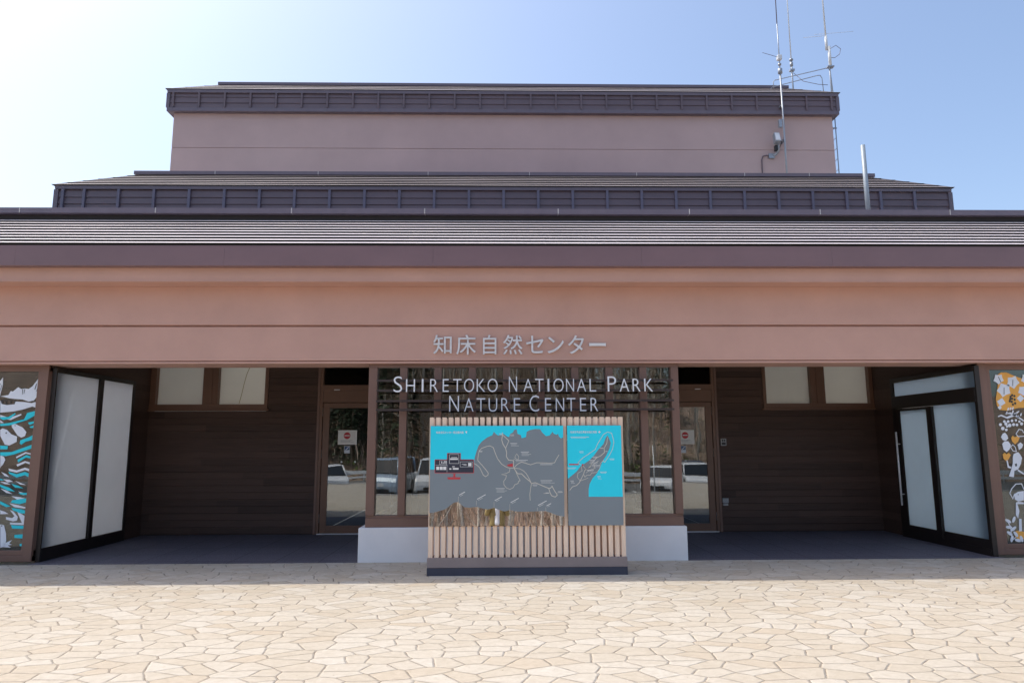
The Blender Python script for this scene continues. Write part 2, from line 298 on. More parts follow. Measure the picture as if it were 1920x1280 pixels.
    def build(s, name, mats, parent=None, bevel=0.0, tri=False, recalc=True, seg=2):
        off = root_loc(parent)
        me = bpy.data.meshes.new(name)
        me.from_pydata([(a-off.x, b-off.y, c-off.z) for a, b, c in s.v], [], s.f)
        if not isinstance(mats, (list, tuple)): mats = [mats]
        for m in mats: me.materials.append(m)
        me.polygons.foreach_set('material_index', s.mi); me.polygons.foreach_set('use_smooth', s.sm)
        if recalc or tri:
            bm = bmesh.new(); bm.from_mesh(me)
            if recalc: bmesh.ops.recalc_face_normals(bm, faces=bm.faces)
            if tri: bmesh.ops.triangulate(bm, faces=bm.faces)
            bm.to_mesh(me); bm.free()
        me.update()
        o = bpy.data.objects.new(name, me); col.objects.link(o)
        if parent is not None: o.parent = parent
        if bevel:
            bv = o.modifiers.new('bevel', 'BEVEL'); bv.width = bevel; bv.segments = seg; bv.limit_method = 'ANGLE'; bv.angle_limit = R(40)
        return o
def tag(o, label, cat, group=None):
    o['label'] = label; o['category'] = cat
    if group: o['group'] = group
    return o
def thing(name, label, cat, loc=(0, 0, 0), group=None):
    o = bpy.data.objects.new(name, None); col.objects.link(o); o.location = loc; o.empty_display_size = 0.2
    return tag(o, label, cat, group)
def struct(o): o['kind'] = 'structure'; return o
def copy_tree(o, parent=None):
    c = o.copy(); col.objects.link(c)
    if parent is not None: c.parent = parent
    for ch in list(o.children): copy_tree(ch, c)
    return c
def copy_thing(o, loc, rz=0.0, sc=1.0):
    kids = list(o.children); c = o.copy(); col.objects.link(c); c.location = loc; c.rotation_euler = (0, 0, rz); c.scale = (sc, sc, sc)
    for k in kids: copy_tree(k, c)
    return c

# ------------------------------------------------------------------ traced artwork outlines, metres on their own panels (x, z)
SEA_LEFT = [(-0.83,1.756),(0.784,1.75),(0.782,1.622),(0.754,1.612),(0.732,1.634),(0.721,1.667),(0.704,1.655),(0.67,1.667),(0.653,1.692),(0.619,1.646),(0.574,1.639),(0.544,1.668),(0.527,1.684),(0.502,1.723),(0.443,1.726),(0.376,1.713),(0.338,1.693),(0.328,1.627),(0.274,1.614),(0.266,1.652),(0.224,1.669),(0.215,1.724),(0.182,1.714),(0.17,1.686),(0.135,1.669),(0.123,1.631),(0.097,1.636),(0.076,1.653),(0.055,1.669),(0.03,1.658),(-0.012,1.648),(-0.037,1.665),(-0.066,1.695),(-0.082,1.653),(-0.146,1.625),(-0.213,1.576),(-0.25,1.529),(-0.272,1.471),(-0.296,1.389),(-0.301,1.348),(-0.312,1.241),(-0.831,1.243)]
SEA_RIGHT = [(0.815,1.75),(1.495,1.748),(1.495,0.91),(1.082,0.912),(1.083,0.997),(1.096,1.062),(1.131,1.128),(1.191,1.193),(1.23,1.267),(1.262,1.341),(1.305,1.399),(1.35,1.49),(1.365,1.556),(1.344,1.615),(1.327,1.647),(1.302,1.607),(1.275,1.54),(1.197,1.457),(1.154,1.399),(1.094,1.342),(0.992,1.276),(0.94,1.211),(0.889,1.17),(0.818,1.126)]
ROADS = [[2.2,[(-0.304,1.315),(-0.271,1.295),(-0.237,1.265),(-0.212,1.216),(-0.192,1.175),(-0.165,1.157),(-0.136,1.175),(-0.132,1.199),(-0.162,1.24),(-0.212,1.298),(-0.259,1.348),(-0.259,1.372),(-0.25,1.438),(-0.238,1.471),(-0.213,1.496),(-0.154,1.517),(-0.113,1.525),(-0.071,1.504),(-0.054,1.454),(-0.02,1.371),(0.03,1.305),(0.088,1.269),(0.13,1.256),(0.188,1.255)]],[2.6,[(0.042,1.686),(0.039,1.645),(0.032,1.595),(0.047,1.545),(0.079,1.495),(0.092,1.437),(0.088,1.396),(0.113,1.354),(0.175,1.346),(0.175,1.264)]],[2.2,[(0.042,1.658),(0.119,1.586),(0.079,1.495)]],[2.2,[(0.182,1.263),(0.222,1.304),(0.272,1.329),(0.322,1.315),(0.381,1.296),(0.456,1.32),(0.624,1.314),(0.674,1.319),(0.7,1.368),(0.729,1.413)]],[2.6,[(0.181,1.255),(0.205,1.214),(0.23,1.189),(0.271,1.189),(0.321,1.14),(0.371,1.099),(0.391,1.074),(0.437,1.082),(0.595,1.016),(0.62,1.016),(0.64,1.04),(0.67,0.983),(0.694,0.95),(0.702,0.934),(0.677,0.911),(0.635,0.926),(0.616,0.959),(0.6,1.013)]],[2,[(0.188,1.255),(0.247,1.25),(0.297,1.222),(0.33,1.189),(0.363,1.131),(0.391,1.074)]],[2,[(0.391,1.074),(0.378,1.001),(0.37,0.944),(0.374,0.871)]],[1.8,[(0.13,1.25),(0.126,1.214),(0.088,1.195),(0.029,1.182),(0.088,1.169),(0.079,1.133),(0.054,1.1),(0.058,1.059),(0.087,1.022),(0.129,1.005),(0.171,1.026),(0.187,1.059),(0.229,1.075),(0.234,1.099),(0.254,1.107),(0.241,1.132),(0.221,1.173),(0.205,1.206)]],[1.4,[(0.175,1.359),(0.205,1.375),(0.189,1.387),(0.214,1.428),(0.239,1.395),(0.235,1.365),(0.205,1.365)]],[1.4,[(0.536,0.954),(0.603,0.957)]],[1.4,[(0.703,0.963),(0.769,0.966)]],[1,[(-0.491,0.924),(-0.491,0.859)]],[1,[(-0.274,0.874),(-0.274,0.818)]],[1,[(-0.062,0.857),(-0.062,0.784)]],[1,[(0.128,0.832),(0.128,0.767)]],[1,[(0.46,0.789),(0.459,0.749)]],[1,[(0.562,0.789),(0.562,0.74)]],[2,[(0.992,1.293),(0.959,1.318),(1.01,1.367),(1.095,1.425),(1.172,1.474),(1.208,1.549),(1.278,1.657),(1.329,1.687),(1.379,1.673),(1.395,1.615),(1.405,1.556),(1.383,1.473),(1.347,1.407),(1.286,1.321),(1.262,1.341)]],[2.2,[(1.329,1.623),(1.317,1.548),(1.282,1.49),(1.286,1.44),(1.238,1.399),(1.187,1.375),(1.127,1.309),(1.109,1.268),(1.041,1.227),(1.023,1.177),(0.971,1.079),(0.937,1.047),(0.887,1.031),(0.853,0.99)]],[1.6,[(1.279,1.349),(1.231,1.308),(1.223,1.242),(1.183,1.201),(1.124,1.194),(1.107,1.169),(1.065,1.169),(1.04,1.145),(1.024,1.186)]],[1.6,[(1,1.276),(1.008,1.219),(0.957,1.194),(0.948,1.145),(0.98,1.104)]],[1.6,[(1.057,1.194),(1.091,1.226),(1.167,1.251),(1.152,1.3),(1.211,1.341)]],[1.6,[(1.009,1.293),(1.058,1.235),(1.109,1.276),(1.135,1.325)]],[1.5,[(0.98,1.099),(1.039,1.12),(1.081,1.136)]]]
CAPTIONS = [[0.0059,[(0.136,1.553),(0.22,1.552)]],[0.0033,[(0.144,1.538),(0.211,1.538)]],[0.0033,[(0.144,1.524),(0.241,1.524)]],[0.0059,[(0.265,1.449),(0.365,1.449)]],[0.0033,[(0.273,1.435),(0.353,1.435)]],[0.0033,[(0.273,1.421),(0.388,1.421)]],[0.0033,[(0.273,1.407),(0.363,1.407)]],[0.0059,[(0.501,1.106),(0.643,1.106)]],[0.0033,[(0.509,1.092),(0.623,1.092)]],[0.0033,[(0.509,1.078),(0.672,1.078)]],[0.0059,[(-0.041,1.016),(0.067,1.015)]],[0.0033,[(-0.032,1.002),(0.054,1.002)]],[0.0033,[(-0.032,0.988),(0.092,0.988)]],[0.0033,[(-0.032,0.974),(0.065,0.974)]],[0.0059,[(-0.003,1.67),(0.039,1.669)]],[0.0033,[(0.005,1.655),(0.039,1.655)]],[0.0059,[(0.131,1.657),(0.181,1.657)]],[0.0033,[(0.139,1.643),(0.18,1.643)]],[0.0059,[(0.197,1.351),(0.348,1.35)]],[0.0033,[(0.205,1.337),(0.326,1.336)]],[0.0059,[(0.498,1.298),(0.648,1.298)]],[0.0059,[(0.404,1.058),(0.462,1.057)]],[0.0033,[(0.412,1.044),(0.459,1.044)]],[0.0059,[(0.561,0.961),(0.603,0.961)]],[0.0059,[(0.711,0.975),(0.761,0.974)]],[0.0059,[(1.137,1.386),(1.196,1.386)]],[0.0033,[(1.145,1.372),(1.192,1.372)]],[0.0059,[(1.102,1.348),(1.169,1.348)]],[0.0033,[(1.11,1.334),(1.164,1.334)]],[0.0059,[(1.102,1.317),(1.202,1.317)]],[0.0033,[(1.11,1.303),(1.19,1.303)]],[0.0059,[(1.232,1.49),(1.274,1.49)]],[0.0059,[(1.298,1.452),(1.323,1.452)]],[0.0059,[(0.978,1.45),(1.029,1.45)]],[0.0033,[(0.986,1.436),(1.027,1.436)]],[0.0059,[(0.821,1.257),(0.938,1.257)]],[0.0033,[(0.829,1.243),(0.922,1.243)]],[0.0059,[(1.346,1.362),(1.405,1.362)]],[0.0033,[(1.355,1.348),(1.402,1.348)]],[0.0059,[(1.225,1.206),(1.309,1.206)]],[0.0033,[(1.233,1.192),(1.3,1.192)]],[0.0059,[(1.19,1.152),(1.232,1.152)]],[0.0033,[(1.198,1.138),(1.232,1.138)]],[0.0033,[(1.198,1.124),(1.246,1.124)]],[0.0059,[(0.863,1.101),(0.905,1.101)]],[0.0033,[(0.871,1.087),(0.905,1.087)]],[0.0033,[(0.871,1.073),(0.919,1.073)]],[0.0059,[(-0.246,1.463),(-0.204,1.463)]],[0.0033,[(-0.238,1.449),(-0.204,1.449)]],[0.0059,[(1.066,1.227),(1.15,1.226)]],[0.0033,[(1.074,1.213),(1.141,1.212)]],[0.0059,[(1.126,1.284),(1.227,1.284)]],[0.0033,[(1.134,1.27),(1.215,1.27)]],[0.0059,[(0.872,1.628),(1.1,1.627)]],[0.0033,[(0.88,1.614),(1.062,1.613)]],[0.0091,[(-0.483,0.94),(-0.414,0.977)]],[0.0041,[(-0.47,0.927),(-0.435,0.945)]],[0.0091,[(-0.266,0.89),(-0.163,0.945)]],[0.0041,[(-0.253,0.877),(-0.201,0.904)]],[0.0091,[(-0.054,0.873),(0.032,0.919)]],[0.0041,[(-0.041,0.86),(0.003,0.882)]],[0.0091,[(0.137,0.848),(0.236,0.901)]],[0.0041,[(0.15,0.835),(0.2,0.861)]],[0.0091,[(0.468,0.814),(0.572,0.868)]],[0.0041,[(0.481,0.801),(0.533,0.827)]],[0.0091,[(0.571,0.808),(0.625,0.836)]],[0.0041,[(0.584,0.795),(0.611,0.809)]]]
MTN = [(-0.834,0.729),(-0.772,0.74),(-0.657,0.771),(-0.599,0.811),(-0.55,0.85),(-0.491,0.861),(-0.459,0.83),(-0.418,0.797),(-0.36,0.791),(-0.302,0.798),(-0.261,0.798),(-0.219,0.785),(-0.145,0.768),(-0.095,0.779),(-0.062,0.789),(-0.013,0.768),(0.054,0.746),(0.095,0.751),(0.125,0.764),(0.186,0.746),(0.285,0.739),(0.459,0.744),(0.501,0.747),(0.567,0.744),(0.633,0.721),(0.699,0.694),(0.782,0.681)]
PLAN = [(-0.776,1.361),(-0.63,1.361),(-0.63,1.437),(-0.47,1.436),(-0.47,1.36),(-0.309,1.359),(-0.309,1.202),(-0.778,1.204)]
PLANW = [[(-0.762,1.279),(-0.727,1.279),(-0.727,1.24),(-0.762,1.24)],[(-0.721,1.279),(-0.684,1.279),(-0.683,1.239),(-0.72,1.24)],[(-0.679,1.279),(-0.642,1.279),(-0.642,1.239),(-0.678,1.239)],[(-0.376,1.322),(-0.336,1.322),(-0.336,1.282),(-0.376,1.282)],[(-0.597,1.377),(-0.5,1.377),(-0.5,1.359),(-0.596,1.359)],[(-0.703,1.341),(-0.693,1.341),(-0.693,1.317),(-0.703,1.317)],[(-0.686,1.33),(-0.673,1.33),(-0.673,1.317),(-0.686,1.317)],[(-0.666,1.346),(-0.658,1.346),(-0.658,1.316),(-0.666,1.317)],[(-0.651,1.346),(-0.641,1.346),(-0.641,1.316),(-0.651,1.316)],[(-0.454,1.309),(-0.396,1.309),(-0.396,1.304),(-0.454,1.304)],[(-0.432,1.297),(-0.396,1.297),(-0.396,1.292),(-0.432,1.292)],[(-0.569,1.282),(-0.537,1.281),(-0.537,1.273),(-0.569,1.273)],[(-0.604,1.259),(-0.579,1.259),(-0.579,1.242),(-0.604,1.242)],[(-0.562,1.262),(-0.492,1.262),(-0.492,1.242),(-0.562,1.242)],[(-0.583,1.39),(-0.51,1.39),(-0.51,1.383),(-0.583,1.384)]]
PLANL = [[1.5,[(-0.604,1.423),(-0.49,1.423),(-0.489,1.314),(-0.603,1.315),(-0.604,1.423)]],[1.3,[(-0.723,1.35),(-0.636,1.349),(-0.636,1.303),(-0.722,1.304),(-0.723,1.35)]],[1.3,[(-0.473,1.335),(-0.321,1.335),(-0.321,1.274),(-0.472,1.274),(-0.473,1.335)]],[1.2,[(-0.772,1.297),(-0.632,1.297),(-0.632,1.211)]]]
PLANR = [[2.2,[(-0.78,1.361),(-0.778,1.204),(-0.309,1.202),(-0.309,1.359),(-0.47,1.36),(-0.47,1.436),(-0.63,1.437),(-0.63,1.361),(-0.78,1.361)]]]
RED = [[(0.095,1.297),(0.165,1.313),(0.165,1.273),(0.105,1.28)],[(-0.562,1.193),(-0.525,1.193),(-0.536,1.177),(-0.526,1.155),(-0.561,1.155),(-0.55,1.177)],[(-0.631,1.151),(-0.465,1.15),(-0.471,1.126),(-0.614,1.126)],[(1.006,1.301),(1.026,1.304),(1.022,1.283),(1.005,1.276)],[(0.85,1.305),(0.967,1.304),(0.967,1.29),(0.85,1.29)]]
ART_WHITE = [[(-6.898,2.222),(-6.787,2.242),(-6.762,2.296),(-6.731,2.29),(-6.665,2.35),(-6.622,2.325),(-6.571,2.331),(-6.519,2.325),(-6.471,2.362),(-6.387,2.487),(-6.377,2.382),(-6.405,2.206),(-6.432,2.164),(-6.502,2.15),(-6.587,2.179),(-6.689,2.186),(-6.772,2.196),(-6.856,2.217)],[(-6.892,2.172),(-6.866,2.118),(-6.793,2.103),(-6.692,2.114),(-6.68,2.151),(-6.562,2.144),(-6.459,2.129),(-6.409,2.144),(-6.391,2.102),(-6.402,2.067),(-6.444,2.082),(-6.572,2.041),(-6.692,2.015),(-6.874,1.999)],[(-6.871,1.97),(-6.745,1.928),(-6.587,1.983),(-6.581,1.965),(-6.721,1.897),(-6.783,1.908),(-6.867,1.929)],[(-6.863,1.898),(-6.808,1.857),(-6.859,1.857)],[(-6.705,1.842),(-6.655,1.846),(-6.548,1.795),(-6.491,1.733),(-6.505,1.678),(-6.554,1.658),(-6.608,1.687),(-6.667,1.764),(-6.695,1.801)],[(-6.849,1.761),(-6.821,1.785),(-6.758,1.765),(-6.691,1.703),(-6.612,1.672),(-6.609,1.601),(-6.705,1.551),(-6.768,1.565),(-6.841,1.683)],[(-6.813,1.424),(-6.76,1.399),(-6.738,1.359),(-6.76,1.298),(-6.787,1.268),(-6.794,1.242)],[(-6.599,1.398),(-6.474,1.463),(-6.38,1.438),(-6.383,1.422),(-6.468,1.442),(-6.59,1.378)],[(-6.582,1.294),(-6.472,1.341),(-6.372,1.317),(-6.375,1.287),(-6.463,1.317),(-6.565,1.267)],[(-6.683,1.242),(-6.57,1.217),(-6.463,1.253),(-6.369,1.226),(-6.377,1.196),(-6.46,1.221),(-6.567,1.187),(-6.67,1.208)],[(-6.779,1.198),(-6.706,1.167),(-6.662,1.127),(-6.723,1.142)],[(-6.739,1.098),(-6.658,1.093),(-6.605,1.067),(-6.674,1.057)],[(-6.776,1.068),(-6.694,1.057),(-6.631,1.027),(-6.712,1.034)],[(-6.576,1.077),(-6.492,1.046),(-6.425,1.02),(-6.5,1.027)],[(-6.766,0.978),(-6.673,0.948),(-6.594,0.901),(-6.68,0.918)],[(-6.605,0.874),(-6.494,0.861),(-6.37,0.827),(-6.509,0.818)],[(-6.521,0.937),(-6.449,0.917),(-6.367,0.892),(-6.456,0.887)],[(-6.625,0.779),(-6.503,0.754),(-6.363,0.718),(-6.364,0.702),(-6.55,0.729)],[(-6.736,0.69),(-6.674,0.67),(-6.621,0.64),(-6.73,0.637)],[(-6.606,0.69),(-6.554,0.67),(-6.491,0.6),(-6.498,0.551),(-6.551,0.542),(-6.647,0.566),(-6.651,0.601),(-6.565,0.585),(-6.538,0.61)],[(-6.51,0.669),(-6.43,0.629),(-6.366,0.59),(-6.356,0.491),(-6.587,0.502),(-6.589,0.526),(-6.429,0.521)],[(-6.716,0.503),(-6.665,0.493),(-6.628,0.385),(-6.614,0.287),(-6.636,0.21),(-6.684,0.2)],[(-6.631,0.258),(-6.54,0.297),(-6.571,0.252),(-6.53,0.238),(-6.588,0.229),(-6.542,0.2),(-6.645,0.206)]]
ART_CYAN = [[(-6.868,1.939),(-6.756,1.939),(-6.67,1.994),(-6.66,1.98),(-6.733,1.912),(-6.823,1.898),(-6.866,1.919)],[(-6.858,1.843),(-6.737,1.857),(-6.539,1.907),(-6.506,1.993),(-6.377,2.026),(-6.382,1.968),(-6.497,1.897),(-6.734,1.822),(-6.855,1.816)],[(-6.483,1.862),(-6.37,1.886),(-6.371,1.861),(-6.46,1.829)],[(-6.457,1.804),(-6.369,1.835),(-6.368,1.788),(-6.435,1.788)],[(-6.567,1.581),(-6.561,1.621),(-6.453,1.661),(-6.38,1.702),(-6.377,1.631),(-6.488,1.601),(-6.544,1.56)],[(-6.827,1.551),(-6.721,1.545),(-6.724,1.5),(-6.822,1.5)],[(-6.817,1.46),(-6.666,1.463),(-6.393,1.564),(-6.374,1.519),(-6.632,1.429),(-6.731,1.409),(-6.812,1.415)],[(-6.574,1.358),(-6.46,1.422),(-6.38,1.397),(-6.384,1.373),(-6.462,1.388),(-6.561,1.322)],[(-6.679,1.198),(-6.565,1.167),(-6.457,1.196),(-6.373,1.166),(-6.372,1.112),(-6.453,1.152),(-6.56,1.121),(-6.666,1.173)],[(-6.78,1.108),(-6.718,1.087),(-6.777,1.082)],[(-6.772,1.028),(-6.647,0.987),(-6.561,0.933),(-6.663,0.948),(-6.768,0.998)],[(-6.622,1.037),(-6.529,1.013),(-6.455,0.977),(-6.567,0.987)],[(-6.519,0.917),(-6.375,0.916),(-6.376,0.886),(-6.477,0.893)],[(-6.589,0.818),(-6.471,0.837),(-6.372,0.847),(-6.371,0.797),(-6.484,0.768),(-6.606,0.788)],[(-6.748,0.809),(-6.601,0.739),(-6.66,0.729),(-6.744,0.769)],[(-6.589,0.719),(-6.457,0.699),(-6.369,0.674),(-6.371,0.639),(-6.472,0.649),(-6.566,0.689)],[(-6.572,0.493),(-6.356,0.481),(-6.356,0.442),(-6.551,0.447)],[(-6.513,0.365),(-6.375,0.374),(-6.369,0.315),(-6.509,0.326)],[(-6.431,0.247),(-6.373,0.257),(-6.369,0.218),(-6.428,0.218)]]
ART_DARK = [[(-6.774,1.724),(-6.761,1.734),(-6.751,1.72),(-6.762,1.708)],[(-6.659,1.826),(-6.649,1.83),(-6.644,1.817),(-6.653,1.813)],[(-6.875,2.166),(-6.863,2.166),(-6.846,2.118),(-6.858,2.118)],[(-6.687,2.165),(-6.677,2.161),(-6.692,2.114),(-6.702,2.114)],[(-6.882,2.17),(-6.688,2.169),(-6.687,2.161),(-6.881,2.162)],[(-6.818,2.166),(-6.81,2.166),(-6.8,2.11),(-6.808,2.11)],[(-6.749,2.165),(-6.74,2.165),(-6.739,2.11),(-6.747,2.11)],[(-6.605,2.321),(-6.595,2.321),(-6.593,2.248),(-6.599,2.248)],[(-6.574,2.321),(-6.565,2.316),(-6.574,2.258),(-6.58,2.258)],[(-6.423,2.393),(-6.41,2.403),(-6.426,2.32),(-6.438,2.316)],[(-6.391,2.382),(-6.385,2.382),(-6.407,2.289),(-6.413,2.289)],[(-6.699,0.493),(-6.687,0.493),(-6.685,0.474),(-6.697,0.474)]]
ART_ORANGE = [[(7.112,2.493),(7.172,2.528),(7.25,2.528),(7.335,2.488),(7.42,2.455),(7.489,2.433),(7.561,2.421),(7.56,2.224),(7.493,2.027),(7.359,2.023),(7.2,1.984),(7.09,1.996),(7.058,2.061),(7.052,2.148),(7.072,2.225),(7.101,2.334)],[(7.212,1.606),(7.237,1.634),(7.268,1.612),(7.304,1.634),(7.333,1.605),(7.305,1.552),(7.257,1.514),(7.218,1.556)],[(7.066,1.377),(7.094,1.399),(7.12,1.377),(7.156,1.398),(7.178,1.366),(7.146,1.313),(7.111,1.275),(7.07,1.318)],[(7.132,0.331),(7.188,0.341),(7.243,0.32),(7.313,0.31),(7.304,0.227),(7.152,0.218),(7.113,0.259)]]
